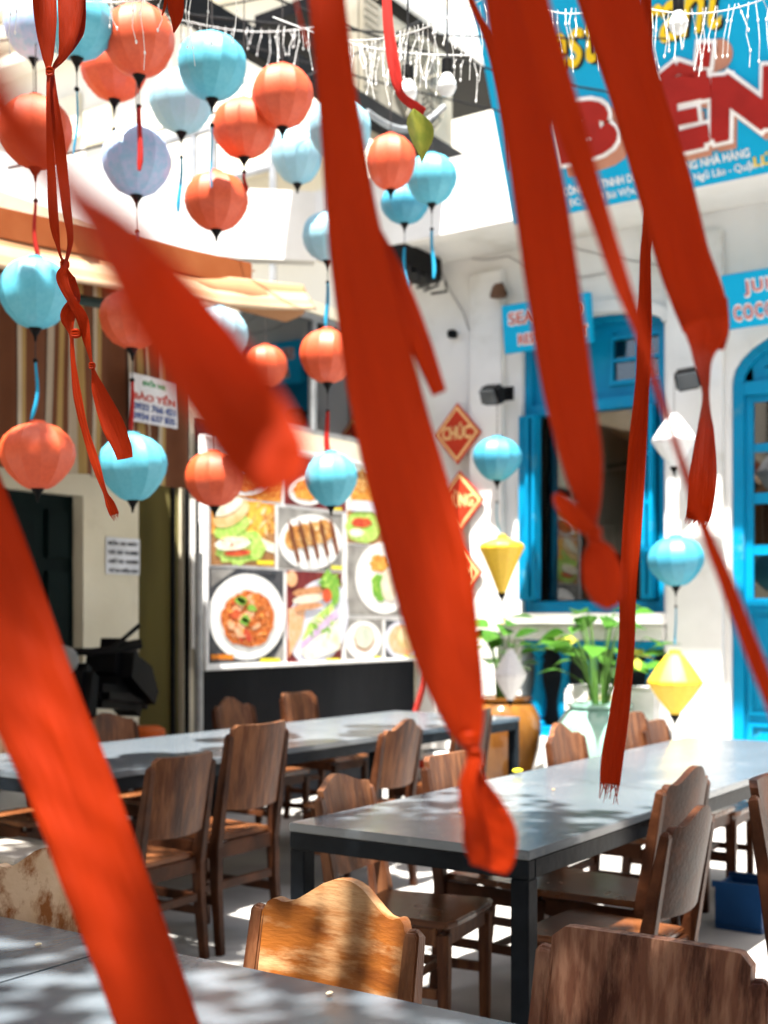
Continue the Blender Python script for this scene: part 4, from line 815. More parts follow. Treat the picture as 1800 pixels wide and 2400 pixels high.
lantern(1012, 421, 120, 114, 6.8, M_LBLUE, 'round', 'turquoise lantern over the white parapet, right of the red one', tassel=TB, gap=40, tl=115, tw=13)
lantern(948, 480, 114, 88, 7.2, M_LTEAL, 'round', 'darker blue lantern below and between the red and turquoise ones', cord=40, tassel=TB, gap=36, tl=98, tw=13)
lantern(84, 312, 170, 162, 5.1, M_LRED, 'round', 'red lantern at the left edge above the awning, behind the twin ribbon', tassel=TR, gap=52, tl=140, tw=18, cord=130)
lantern(83, 689, 168, 162, 5.1, M_LBLUE, 'round', 'turquoise lantern at the left edge below the awning line', cord=14, tassel=TB, gap=50, tl=140, tw=16)
lantern(88, 1069, 178, 152, 5.1, M_LRED, 'oval', 'red lantern at the left edge beneath a blue tassel', cord=14)
lantern(310, 750, 155, 134, 5.4, M_LRED, 'round', 'red lantern before the striped curtain, overlapped by the blurred ribbon', cord=60, tassel=TR, gap=50, tl=125, tw=17)
lantern(311, 1096, 162, 152, 5.4, M_LBLUE, 'oval', 'turquoise lantern before the striped curtain, under the braided ribbon tail', cord=10, tassel=None)
lantern(513, 786, 136, 126, 6.2, M_LPALE, 'round', 'pale turquoise lantern between the awning end and the blurred ribbon', cord=12)
lantern(503, 1123, 142, 128, 6.2, M_LRED, 'round', 'red lantern at the top left corner of the menu board', cord=60)
lantern(768, 836, 134, 124, 6.6, M_LRED, 'round', 'red lantern left of the centre ribbon over the dark shop glass', cord=105, tassel=TR, gap=46, tl=110, tw=19)
lantern(768, 556, 122, 112, 6.7, M_LPALE, 'round', 'pale blue lantern half behind the centre ribbon at the white wall', tassel=TB, gap=30, tl=105, tw=16)
lantern(776, 1124, 126, 124, 6.6, M_LBLUE, 'oval', 'turquoise lantern in front of the menu board top edge', cord=12)
lantern(622, 860, 104, 98, 8.3, M_LRED, 'round', 'red lantern added in place of a reflection in the dark shop glass', cord=60, tassel=TR, gap=20, tl=80, tw=12)  # solid lantern imitating a reflection in the shop glass
g2 = 'lanterns hanging against the white building'
lantern(1165, 1076, 116, 100, 8.9, M_LTEAL, 'oval', 'flattened blue lantern under the left floodlight', cord=95, tassel=TB, gap=36, tl=75, tw=5, group=g2)
lantern(1176, 1326, 108, 134, 8.9, M_LYEL, 'teardrop', 'yellow teardrop lantern left of the window', cord=10, tassel=M_LYEL, gap=22, tl=34, tw=4, group=g2)
lantern(1580, 1036, 106, 122, 8.9, M_LWHITE, 'diamond', 'white diamond shaped lantern under the right floodlight', cord=95, group=g2)
lantern(1584, 1316, 134, 114, 8.9, M_LTEAL, 'oval', 'blue lantern right of the window, above the yellow one', cord=150, tassel=TB, gap=34, tl=90, tw=6, group=g2)
lantern(1582, 1604, 130, 148, 8.9, M_LYEL, 'diamond', 'yellow diamond shaped lantern beside the blue door', cord=10, group=g2)
lantern(1196, 1585, 78, 118, 9.35, M_LWHITE, 'diamond', 'grey white lantern behind the plant in the amber jar', cord=20, group=g2)

# ================================================================ TABLES
TT = .775
def table(name, x0, x1, y0, y1, label, seams_y=(), seams_x=(), legs=None):
    t_ = thing(name, ((x0 + x1) / 2, (y0 + y1) / 2, 0), label, 'table')
    xs = [x0] + list(seams_x) + [x1]; ys = [y0] + list(seams_y) + [y1]
    for i in range(len(xs) - 1):
        for j in range(len(ys) - 1):
            MB().box2((xs[i] + .0015, ys[j] + .0015, TT - .028), (xs[i + 1] - .0015, ys[j + 1] - .0015, TT)).build('tabletop', M_TABLE, t_, bevel=.003)
    ap = MB()
    e = .004; ap.box2((x0 + e, y0 + e, TT - .085), (x1 - e, y0 + .045, TT - .0285)); ap.box2((x0 + e, y1 - .045, TT - .085), (x1 - e, y1 - e, TT - .0285)); ap.box2((x0 + e, y0 + .046, TT - .085), (x0 + .045, y1 - .046, TT - .0285)); ap.box2((x1 - .045, y0 + .046, TT - .085), (x1 - e, y1 - .046, TT - .0285))
    ap.build('apron', M_TFRAME, t_, bevel=.003)
    for (lx, ly) in legs or [(x0 + .034, y0 + .034), (x1 - .034, y0 + .034), (x0 + .034, y1 - .034), (x1 - .034, y1 - .034)]:
        MB().box2((lx - .029, ly - .029, 0), (lx + .029, ly + .029, TT - .086)).build('leg', M_TFRAME, t_, bevel=.003)
    return t_
p1, p2, p3 = P(1216, 2003, z=TT), P(702, 1922, z=TT), P(1610, 1727, z=TT)
X0, X1 = p2.x, p1.x; Y0 = (p1.y + p2.y) / 2; Y1 = p3.y
ym = Y0 + (Y1 - Y0) / 2
table('long_table', X0, X1, Y0, Y1, 'slate grey table in the middle, dappled near its corner and bright at the far end', legs=[(X0 + .034, Y0 + .034), (X1 - .034, Y0 + .034), (X0 + .034, Y1 - .034), (X1 - .034, Y1 - .034), (X0 + .034, ym)])
q1, q2_, q3, q4 = P(257, 1817, z=TT), P(0, 1806, z=TT), P(884, 1722, z=TT), P(844, 1657, z=TT)
TX1 = (q1.x + q3.x) / 2; TX0 = TX1 - 1.02; TY0 = P(60, 1813, z=TT).y; TY1 = 7.45; tm = (TY0 + TY1) / 2
table('long_table', TX0, TX1, TY0, TY1, 'long sunlit grey table on the left before the menu board', legs=[(TX0 + .034, TY0 + .034), (TX1 - .034, TY0 + .034), (TX0 + .034, TY1 - .034), (TX1 - .034, TY1 - .034), (TX0 + .034, tm), (TX1 - .034, tm + .3)])
r1, r2 = P(0, 2150, z=TT), P(1250, 2400, z=TT); RY = (r1.y + r2.y) / 2
sx = P(225, 2237, z=TT).x
table('long_table', -3.1, -.42, RY - .95, RY, 'dark slate table in the bottom left foreground with a seam across it', seams_x=(sx,))

# ================================================================ CHAIRS
def crest(kind, y):
    y = abs(y)
    if kind == 'wavy':
        K = [(0, .078), (.025, .075), (.05, .064), (.075, .046), (.10, .028), (.12, .017), (.138, .015), (.152, .020), (.165, .012), (.176, -.014), (.2, -.02)]
        for (a_, p_), (b_, q_) in zip(K, K[1:]):
            if y <= b_: return p_ + (q_ - p_) * (y - a_) / (b_ - a_)
        return 0
    if kind == 'straight': return .055 - .9 * max(0, abs(y) - .155) - .2 * y * y
    return .012 + .06 * math.exp(-(y / .12) ** 2)
PROTO = {}
def chair_proto(kind, mb_, mf, ms, H_=.84):
    key = (kind, mb_.name, mf.name, H_)
    if key in PROTO: return PROTO[key]
    parts = []
    def bx(z): return -.205 - max(0, z - .42) * .17
    # rear posts
    for s_ in (-1, 1):
        top = H_ + (.0 if kind != 'straight' else .012)
        m_ = MB().bar([Vector((-.235, s_ * .196, 0)), Vector((-.21, s_ * .192, .25)), Vector((bx(.42), s_ * .19, .42)), Vector((bx(.65), s_ * .19, .65)), Vector((bx(top), s_ * .188, top)), Vector((bx(top) + .004, s_ * .186, top + .012))], [.036, .038, .04, .038, .034, .022], [.034, .044, .052, .04, .03, .016])
        parts.append(('leg', m_.data('leg', mf, bevel=.004)))
        m_ = MB().bar([Vector((.19, s_ * .18, 0)), Vector((.19, s_ * .18, .415))], [.032, .042], [.032, .042]); parts.append(('leg', m_.data('leg', mf, bevel=.004)))
    # backrest
    nu, nz = 36, 8; m_ = MB(); zb = .555; wv = .1755
    for side in (0, 1):
        for i in range(nu + 1):
            y = -wv + 2 * wv * i / nu; zt = H_ + crest(kind, y)
            for j in range(nz + 1):
                z = zb + .012 * (y / wv) ** 2 + (zt - zb) * j / nz
                m_.v.append((bx(z) - .030 * (1 - (y / wv) ** 2) + (.0125 if side == 0 else -.0125), y, z))
    q = (nu + 1) * (nz + 1)
    for i in range(nu):
        for j in range(nz):
            k = i * (nz + 1) + j; m_.f.append((k, k + nz + 1, k + nz + 2, k + 1)); m_.f.append((q + k, q + k + 1, q + k + nz + 2, q + k + nz + 1))
        k = i * (nz + 1); m_.f.append((k, q + k, q + k + nz + 1, k + nz + 1)); k += nz; m_.f.append((k, k + nz + 1, q + k + nz + 1, q + k))
    for i in (0, nu):
        for j in range(nz): k = i * (nz + 1) + j; m_.f.append((k, k + 1, q + k + 1, q + k))
    parts.append(('backrest', m_.data('backrest', mb_, smooth=40, bevel=.0)))
    # seat
    pl = [(-.20, -.17), (-.20, .17), (.16, .205), (.21, .205), (.225, .15), (.23, 0), (.225, -.15), (.21, -.205), (.16, -.205)]
    m_ = MB().prism([Vector((x, y, .436)) for x, y in pl], (0, 0, .024)); parts.append(('seat', m_.data('seat', ms, bevel=.006)))
    m_ = MB().box2((.180, -.158, .372), (.200, .158, .434)); m_.box2((-.215, -.17, .372), (-.195, .17, .434))
    for s_ in (-1, 1): m_.box2((-.193, s_ * .178, .372), (.168, s_ * .198, .434))
    parts.append(('apron', m_.data('apron', mf, bevel=.003)))
    for s_ in (-1, 1): parts.append(('stretcher', MB().box2((-.205, s_ * .176, .19), (.172, s_ * .196, .225)).data('stretcher', mf, bevel=.003)))
    parts.append(('stretcher', MB().box2((.0, -.175, .196), (.026, .175, .22)).data('stretcher', mf, bevel=.003)))
    parts.append(('stretcher', MB().box2((-.222, -.17, .25), (-.20, .17, .285)).data('stretcher', mf, bevel=.003)))
    PROTO[key] = parts; return parts
def chair(x, y, face, kind, mb_, label, group, mf=M_WDARK, ms=M_WSEAT, h=1.0, tilt=0, w=1.0):
    """face: direction in degrees the sitter faces (0 = +X). x,y: middle of the chair"""
    t_ = thing('dining_chair', (x, y, 0), label, 'chair', group, world=False)
    t_.rotation_euler = (0, rad(-tilt), rad(face)); t_.scale = (w, w, h)
    for nm, me in chair_proto(kind, mb_, mf, ms):
        o = bpy.data.objects.new(nm, me); COL.objects.link(o); o.parent = t_
    return t_
def back_at(px, py, zt, face, along=0):
    """chair middle whose backrest top stands at that picture point at height zt"""
    p = P(px, py, z=zt); a_ = rad(face); return p.x + math.cos(a_) * .275, p.y + math.sin(a_) * .275
G1, G2, G3 = 'wooden chairs at the middle table', 'wooden chairs at the left table', 'wooden chairs at the near table'
# near table, far side: sitters face the camera (-Y)
x, y = back_at(783, 2060, .925, -90); chair(x, y, -90, 'wavy', M_WORNG, 'honey coloured worn chair with wavy crest, front centre behind the near table', G3, mf=M_WMID)
x, y = back_at(88, 1985, .925, -93); chair(x, y, -93, 'wavy', M_WPALE, 'worn chair with sunlight in its pale colour and wavy crest at the bottom left', G3, mf=M_WMID)
x, y = back_at(1518, 2212, .893, -90); chair(x, y, -90, 'straight', M_WGRN, 'brown grained chair with straight crest in the bottom right corner', G3, mf=M_WGRN)
# middle table left row (face +X)
LX = X0 - .06
def rowchair(X, Y, face, kind, m_, label, group, **k):
    a_ = rad(face); h_ = k.get('h', 1); return chair(X + math.cos(a_) * .275 * 1, Y + math.sin(a_) * .275, face, kind, m_, label, group, **k)
p = P(735, 1850, X=LX - .02); rowchair(LX - .03, p.y + .20, 8, 'wave1', M_WMID, 'chair with a single low wave crest at the near corner of the middle table', G1, h=.965, mf=M_WMID)
p = P(985, 1795, X=LX); rowchair(LX + .02, p.y + .20, 0, 'straight', M_WMID, 'straight crested chair left of the middle table, right of the centre ribbon edge', G1, h=1.0)
p = P(1322, 1700, X=LX); rowchair(LX, p.y + .02, 2, 'wavy', M_WMID, 'wavy crested chair in front of the celadon jar', G1, h=1.03)
p = P(1470, 1675, X=LX); rowchair(LX, p.y + .05, 0, 'straight', M_WMID, 'straight crested chair before the white cooler box', G1, h=1.05)
rowchair(LX, Y1 - .30, 4, 'straight', M_WMID, 'last chair on the left side of the middle table, behind the frayed ribbon', G1, h=.98)
# middle table right row (face -X)
p = P(1640, 1866, X=-1.40); rowchair(-1.40, p.y - .10, 180, 'wavy', M_WDARK, 'dark wavy crested chair on the right of the middle table, nearer one', G1, h=.935)
p = P(1650, 1775, X=-1.55); rowchair(-1.58, p.y - .12, 177, 'wavy', M_WDARK, 'dark wavy crested chair on the right of the middle table, farther one', G1, h=1.01)
rowchair(-1.12, 3.70, 0, 'straight', M_WDARK, 'very dark chair cut by the right edge of the picture', G1, h=1.08)
# left table right row (face -X)
p = P(425, 1768, z=.885); rowchair(p.x, p.y, 183, 'straight', M_WMID, 'straight backed chair, left one of the two standing close together', G2, h=.985, w=1.0)
p = P(603, 1698, z=.975); rowchair(p.x, p.y, 180, 'straight', M_WMID, 'tallest straight backed chair, right one of the two standing close together', G2, h=1.095)
p = P(940, 1680, z=.925); rowchair(p.x, p.y, 182, 'wavy', M_WMID, 'wavy crested chair on the far side aisle, between left and middle tables', G2, h=1.0)
p = P(1110, 1662, z=.90); rowchair(p.x, p.y, 180, 'straight', M_WDARK, 'dark chair beside the amber jar, mostly hidden by the centre ribbon', G2, h=1.0)
# left table left row (face +X)
p = P(258, 1675, z=.89); rowchair(p.x, p.y, 0, 'wave1', M_WMID, 'light topped chair across the left table, before the black scooter', G2, h=.985)
p = P(548, 1632, z=.925); rowchair(p.x, p.y, 0, 'wavy', M_WMID, 'wavy crested chair before the navy panel under the menu board, left of two', G2, h=1.0)
p = P(700, 1624, z=.895); rowchair(p.x, p.y, 0, 'straight', M_WMID, 'straight crested chair before the navy panel under the menu board, right of two', G2, h=1.0)
p = P(-12, 1700, z=.89); rowchair(p.x, p.y, 0, 'wave1', M_WPALE, 'pale chair cut by the left edge, across the left table', G2, h=1.0)
p = P(40, 1985, z=.46); t_ = thing('low_stool', (p.x, p.y, 0), 'low wooden stool with a pale grey seat at the near end of the left table', 'stool')
MB().box((p.x, p.y, .445), (.42, .36, .03)).build('seat', mat('bleached_seat', (.36, .33, .30), .6), t_, bevel=.008)
for a_ in (-1, 1):
    for b_ in (-1, 1): MB().bar([Vector((p.x + a_ * .17, p.y + b_ * .14, 0)), Vector((p.x + a_ * .16, p.y + b_ * .13, .429))], .035, .035).build('leg', M_WMID, t_, bevel=.004)
MB().box((p.x, p.y, .20), (.30, .02, .03)).build('stretcher', M_WMID, t_)

# blue plastic stool tucked at the right
p = P(1748, 2062, z=.22); t_ = thing('plastic_crate', (p.x, p.y, 0), 'small dark blue plastic crate on the floor under the middle table at the right', 'crate')
cb_ = MB(); cb_.box2((p.x - .11, p.y - .11, 0), (p.x + .11, p.y + .11, .02))
for a_, b_, c_, d_ in ((-.11, -.11, .11, -.095), (-.11, .095, .11, .11), (-.11, -.094, -.095, .094), (.095, -.094, .11, .094)): cb_.box2((p.x + a_, p.y + b_, .021), (p.x + c_, p.y + d_, .21))
cb_.build('body', M_BLUEP, t_, bevel=.003); 
for a_ in (-1, 1): MB().box2((p.x - .12, p.y + a_ * .117 - .006, .195), (p.x + .12, p.y + a_ * .117 + .006, .225)).build('rim', M_BLUEP, t_)
p = P(25, 1893, z=.25); t_ = thing('white_bundle', (p.x, p.y, 0), 'white rounded plastic bundle on the floor under the left table', 'bundle')
MB().sphere((p.x, p.y, .22), .2, 18, 12, (1.2, 1.0, .95)).build('bag', mat('white_plastic_bag', (.75, .76, .72), .4, bump=.4, bscale=14), t_, smooth=60); MB().lathe([(.05, .38), (.03, .42), (.06, .47)], (p.x, p.y, 0), 10).build('tied_neck', MATS['white_plastic_bag'], t_, smooth=60); MB().lathe([(.18, 0), (.22, .06)], (p.x, p.y, 0), 14).build('base_ring', M_BLACK, t_)

# ================================================================ JARS AND PLANTS
def jar(px, Y, zt, wpx, m, prof, name, label):
    p = P(px, 1700, Y=Y); d_ = (p - Vector((0, 0, EYE))).dot(Fv); R_ = wpx * d_ / FPX / 2
    t_ = thing(name, (p.x, Y, 0), label, 'jar'); MB().lathe([(r * R_, z * zt) for r, z in prof], (p.x, Y, 0), 36).build('body', m, t_, smooth=60)
    rt = prof[-3][0] * R_; MB().lathe([(rt * 1.02, zt * .955), (rt * 1.14, zt * .97), (rt * 1.14, zt * 1.0), (rt * .92, zt * 1.005), (rt * .90, zt * .97)], (p.x, Y, 0), 36).build('rim', m, t_, smooth=40)
    MB().lathe([(.001, zt * .962), (rt * .9, zt * .962), (rt * .9, zt * .966), (.001, zt * .966)], (p.x, Y, 0), 24).build('soil', M_BARK, t_)
    return Vector((p.x, Y, zt * .97))
JP = [(.58, 0), (.64, .04), (.80, .25), (.95, .48), (1.0, .66), (.95, .80), (.80, .91), (.66, .955), (.62, .975), (.60, .985)]
b1 = jar(1178, 8.95, .80, 182, M_BROWNPOT, JP, 'amber_jar', 'tall amber brown glazed jar planted with lilies, right of the centre ribbon')
b2 = jar(1405, 8.95, .78, 205, M_CELADON, JP, 'celadon_jar', 'pale celadon green glazed jar planted with lilies under the window')
def leaf_mesh():
    m_ = MB(); n_ = 9; pr = [0, .45, .80, .98, 1, .92, .74, .48, .22, 0]
    for i in range(n_ + 1):
        t = i / n_; wv = .36 * pr[i]; zz = -.32 * t * t + .10 * t
        m_.v += [(t, -wv, zz + .12 * wv), (t, -wv * .5, zz + .02), (t, 0, zz - .03 * pr[i]), (t, wv * .5, zz + .02), (t, wv, zz + .12 * wv)]
    m_.f = [(i * 5 + j, (i + 1) * 5 + j, (i + 1) * 5 + j + 1, i * 5 + j + 1) for i in range(n_) for j in range(4)]; return m_
LEAF = leaf_mesh().data('leaf', M_LEAF, smooth=60)
LEAFY = leaf_mesh().data('leaf', mat('leaf_yellow', (.45, .42, .06), .5, col2=(.30, .34, .05), scale=8, transl=.3), smooth=60)
def plant(base, n_, hmin, hmax, spread, lsz, seed, label):
    r = random.Random(seed); t_ = thing('lily_plant', base, label, 'plant', 'leafy plants in glazed jars'); sm = []
    for i in range(n_):
        a_ = 2 * math.pi * (i * .382 + r.random() * .1); L_ = r.uniform(hmin, hmax); sp = spread * r.uniform(.35, 1) ; top = base + Vector((math.cos(a_) * sp, math.sin(a_) * sp * .8, L_ * (1 - .25 * (sp / spread) ** 2)))
        b_ = base + Vector((math.cos(a_) * .05, math.sin(a_) * .05, 0)); mid = b_.lerp(top, .5) + Vector((0, 0, .05)) - Vector((math.cos(a_), math.sin(a_), 0)) * sp * .12
        MB().tube([b_, b_.lerp(mid, .5), mid, mid.lerp(top, .5) + Zv * .01, top], [.007, .0065, .006, .005, .003], 6).build('stem', M_STEM, t_, smooth=60)
        o = link('leaf', LEAFY if r.random() < .12 else LEAF, t_); sz_ = lsz * r.uniform(.7, 1.2)
        o.matrix_parent_inverse = Matrix.Identity(4); o.location = top - base; o.scale = (sz_, sz_, sz_); o.rotation_euler = (r.uniform(-.5, .5), r.uniform(-.5, .35), a_ + r.uniform(-.6, .6))
plant(b1 + Zv * .01, 22, .34, .72, .18, .21, 3, 'lily plant with broad green leaves growing in the amber jar')
plant(b2 + Zv * .01, 36, .30, .80, .43, .23, 11, 'spreading lily plant with broad green leaves growing in the celadon jar')
# white cooler box behind the celadon jar
a_, b_ = P(1335, 1716, Y=9.3), P(1556, 1612, Y=9.3); t_ = thing('cooler_box', (a_.x, 9.3, 0), 'white cooler box with a beige front panel behind the celadon jar', 'cooler')
MB().box2((a_.x, 9.18, a_.z + .02), (b_.x, 9.52, b_.z)).build('body', M_FRAMEW, t_, bevel=.03); MB().box2((a_.x + .22, 9.165, a_.z + .08), (b_.x - .30, 9.178, b_.z - .07)).build('front_panel', mat('beige_panel', (.55, .48, .30), .6), t_, bevel=.004); MB().box2((a_.x + .05, 9.22, 0), (b_.x - .05, 9.48, a_.z + .019)).build('stand', M_BLACK, t_)
# red sloping bar and leaf in the corner, carton beneath the table
A_, B_ = P(968, 1690, X=-5.4), P(1003, 1570, X=-5.4); tag(MB().bar([Vector((A_.x, A_.y - .25, 0)), A_, B_], .05, .03).build('red_pole', mat('dark_red_paint', (.20, .012, .008), .5)), 'red sloping bar leaning by the navy panel at the far end of the left table', 'pole')
c = P(1028, 1752, d=7.6); t_ = thing('carton', (c.x, c.y, 0), 'small white and red striped carton on the floor beside the amber jar', 'carton')
MB().box2((c.x - .12, c.y - .1, 0), (c.x + .12, c.y + .1, c.z - .02)).build('box', M_TEXTW, t_, bevel=.006)
for k in range(3): MB().box2((c.x - .123, c.y - .103, c.z - .12 - .13 * k), (c.x + .123, c.y + .103, c.z - .07 - .13 * k)).build('red_band', M_TEXTRED, t_)

# ================================================================ SCOOTER by the green door
def scooter():
    base = P(205, 1700, X=-5.62); bx_, by_ = base.x, base.y; t_ = thing('motor_scooter', (bx_, by_, 0), 'black motor scooter parked in the shade by the dark green door', 'scooter'); t_.rotation_euler.z = rad(14); t_.scale = (1, .6, 1)
    mbk = mat('black_gloss', (.004, .004, .005), .35, col2=(.006, .006, .007), spec=.05); O = lambda x, y, z: Vector((bx_ + x, by_ + y, z * 1.2))
    for y in (-.62, .62):
        wh = MB().tube([O(.02 * 0, y, 0) * 0 + Vector((bx_ + .0, by_ + y + math.cos(t * math.pi / 12) * .25, .29 + math.sin(t * math.pi / 12) * .25)) for t in range(25)], .05, 8, cap=False).build('wheel', M_BLACK, t_, smooth=60)
        MB().tube([Vector((bx_ - .04, by_ + y, .29)), Vector((bx_ + .04, by_ + y, .29))], .14, 16).build('rim', M_GREY, wh)
    MB().prism([O(-.14, -.05, .28), O(-.14, .75, .32), O(-.14, .72, .62), O(-.14, .30, .72), O(-.14, .0, .55)], (.28, 0, 0)).build('body', mbk, t_, bevel=.08, smooth=60)
    MB().prism([O(-.13, .0, .76), O(-.13, .75, .72), O(-.13, .82, .80), O(-.13, .45, .86), O(-.13, .02, .88)], (.26, 0, 0)).build('seat', mbk, t_, bevel=.05, smooth=60)
    MB().prism([O(-.18, -.40, .30), O(-.18, -.30, .30), O(-.15, -.22, .95), O(-.15, -.40, 1.0), O(-.18, -.52, .6)], (.34, 0, 0)).build('front_shield', mbk, t_, bevel=.07, smooth=60)
    MB().tube([Vector((bx_, by_ - .62, .3)), O(0, -.40, .6), O(0, -.30, 1.0)], .03, 8).build('fork', M_GREY, t_)
    MB().tube([O(-.33, -.22, 1.06), O(-.15, -.30, 1.04), O(.15, -.30, 1.04), O(.33, -.22, 1.06)], .022, 8).build('handlebar', M_BLACK, t_)
    for s_ in (-1, 1):
        g_ = MB().tube([O(s_ * .30, -.22, 1.06), O(s_ * .42, -.14, 1.08)], .03, 10).build('grip', M_BLACK, t_); MB().tube([O(s_ * .26, -.26, 1.05), O(s_ * .44, -.22, 1.17)], .014, 8).build('brake_lever', M_BLACK, t_, smooth=60)
    MB().prism([O(-.17, .25, .86), O(-.17, .85, .66), O(-.17, 1.0, .82), O(-.17, .80, 1.02), O(-.17, .35, 1.12)], (.34, 0, 0)).build('tail_bag', mbk, t_, bevel=.09, smooth=60)
    MB().sphere(O(.0, -.42, 1.0), .11, 14, 10, (1, .7, .8)).build('headlight', mat('lamp_lens', (.2, .2, .2), .15), t_, smooth=60)
scooter()
p = P(338, 1725, X=-5.6); tag(MB().lathe([(.001, 0), (.13, 0), (.13, .34), (.10, .36), (.001, .36)], (p.x, p.y, max(0, p.z - .3)), 16).build('orange_drum', mat('orange_plastic', (.45, .08, .01), .5), smooth=40), 'orange plastic drum beside the chair across the left table', 'drum')
p = P(352, 1690, X=-5.9); tag(MB().prism([Vector((-5.9, p.y - .12, 0)), Vector((-5.9, p.y + .14, 0)), Vector((-6.0, p.y + .13, .62)), Vector((-6.0, p.y - .10, .64))], (-.03, 0, 0)).build('wooden_board', mat('ply_brown', (.25, .13, .05), .6), bevel=.004), 'brown wooden board leaning against the ochre shutter', 'board')

# small fallen bits on the tables
rr = random.Random(9)
for k, (px, py, c_) in enumerate(((90, 2213, 'pale'), (772, 2327, 'pale'), (1297, 1850, 'tan'), (1213, 1806, 'yellow'), (1080, 1905, 'tan'))):
    p = P(px, py, z=TT + .006); m_ = mat('petal_' + c_, {'pale': (.65, .55, .40), 'tan': (.55, .38, .18), 'yellow': (.75, .65, .03)}[c_], .6)
    if k == 3: p = P(px, py, z=TT + .02); p.x += .0
    s_ = .006 if k != 3 else .022
    q = MB().sphere(p + Zv * .0, s_, 8, 5, (1, 1.5, .45)); tag(q.build('fallen_petal', m_, smooth=60), ['pale dried petal lying on the near table left of its seam', 'pale dried petal lying on the near table below the honey chair', 'tan petal lying on the middle table left of the frayed ribbon', 'yellow flower head lying at the back edge of the middle table', 'tan petal lying on the middle table near its corner'][k], 'petal', 'petals fallen on the tables')

# ================================================================ RED RIBBONS
def cloth(name, col, dark, transl):
    m = bpy.data.materials.new(name); m.use_nodes = True; t = m.node_tree; N = t.nodes; L = t.links; b = N['Principled BSDF']; b.inputs['Roughness'].default_value = .5; b.inputs['Specular IOR Level'].default_value = .12
    uv = N.new('ShaderNodeUVMap'); mp = N.new('ShaderNodeMapping'); mp.inputs['Scale'].default_value = (2.6, .22, 1); L.new(uv.outputs[0], mp.inputs[0])
    nz = N.new('ShaderNodeTexNoise'); nz.inputs['Scale'].default_value = 1.0; nz.inputs['Detail'].default_value = 6; nz.inputs['Roughness'].default_value = .55; L.new(mp.outputs[0], nz.inputs[0])
    cr = N.new('ShaderNodeValToRGB'); cr.color_ramp.elements[0].position = .3; cr.color_ramp.elements[1].position = .7; cr.color_ramp.elements[0].color = (*dark, 1); cr.color_ramp.elements[1].color = (*col, 1); L.new(nz.outputs[0], cr.inputs[0]); L.new(cr.outputs[0], b.inputs[0])
    m2 = N.new('ShaderNodeMapping'); m2.inputs['Scale'].default_value = (90, 90, 1); L.new(uv.outputs[0], m2.inputs[0]); n2 = N.new('ShaderNodeTexNoise'); n2.inputs['Scale'].default_value = 1; L.new(m2.outputs[0], n2.inputs[0])
    ad = N.new('ShaderNodeMath'); ad.operation = 'MULTIPLY_ADD'; ad.inputs[1].default_value = .06; L.new(n2.outputs[0], ad.inputs[0]); L.new(nz.outputs[0], ad.inputs[2])
    bp = N.new('ShaderNodeBump'); bp.inputs['Strength'].default_value = .55; bp.inputs['Distance'].default_value = .02; L.new(ad.outputs[0], bp.inputs['Height']); L.new(bp.outputs[0], b.inputs['Normal'])
    tr = N.new('ShaderNodeBsdfTranslucent'); L.new(cr.outputs[0], tr.inputs[0]); L.new(bp.outputs[0], tr.inputs['Normal']); mx = N.new('ShaderNodeMixShader'); mx.inputs[0].default_value = transl
    L.new(b.outputs[0], mx.inputs[1]); L.new(tr.outputs[0], mx.inputs[2]); L.new(mx.outputs[0], N['Material Output'].inputs[0]); return m
M_RED = cloth('red_satin_cloth', (.40, .027, .0004), (.35, .022, .0003), .42)
M_REDD = cloth('deep_red_satin_cloth', (.46, .031, .0003), (.40, .025, .0002), .42)
def catmull(pts, n_):
    out = []; Pn = [pts[0]] + list(pts) + [pts[-1]]
    for i in range(1, len(Pn) - 2):
        p0, p1, p2, p3 = Pn[i - 1], Pn[i], Pn[i + 1], Pn[i + 2]
        for k in range(n_):
            t = k / n_; out.append([0.5 * ((2 * b) + (-a_ + c) * t + (2 * a_ - 5 * b + 4 * c - d_) * t * t + (-a_ + 3 * b - 3 * c + d_) * t ** 3) for a_, b, c, d_ in zip(p0, p1, p2, p3)])
    out.append(list(pts[-1])); return out
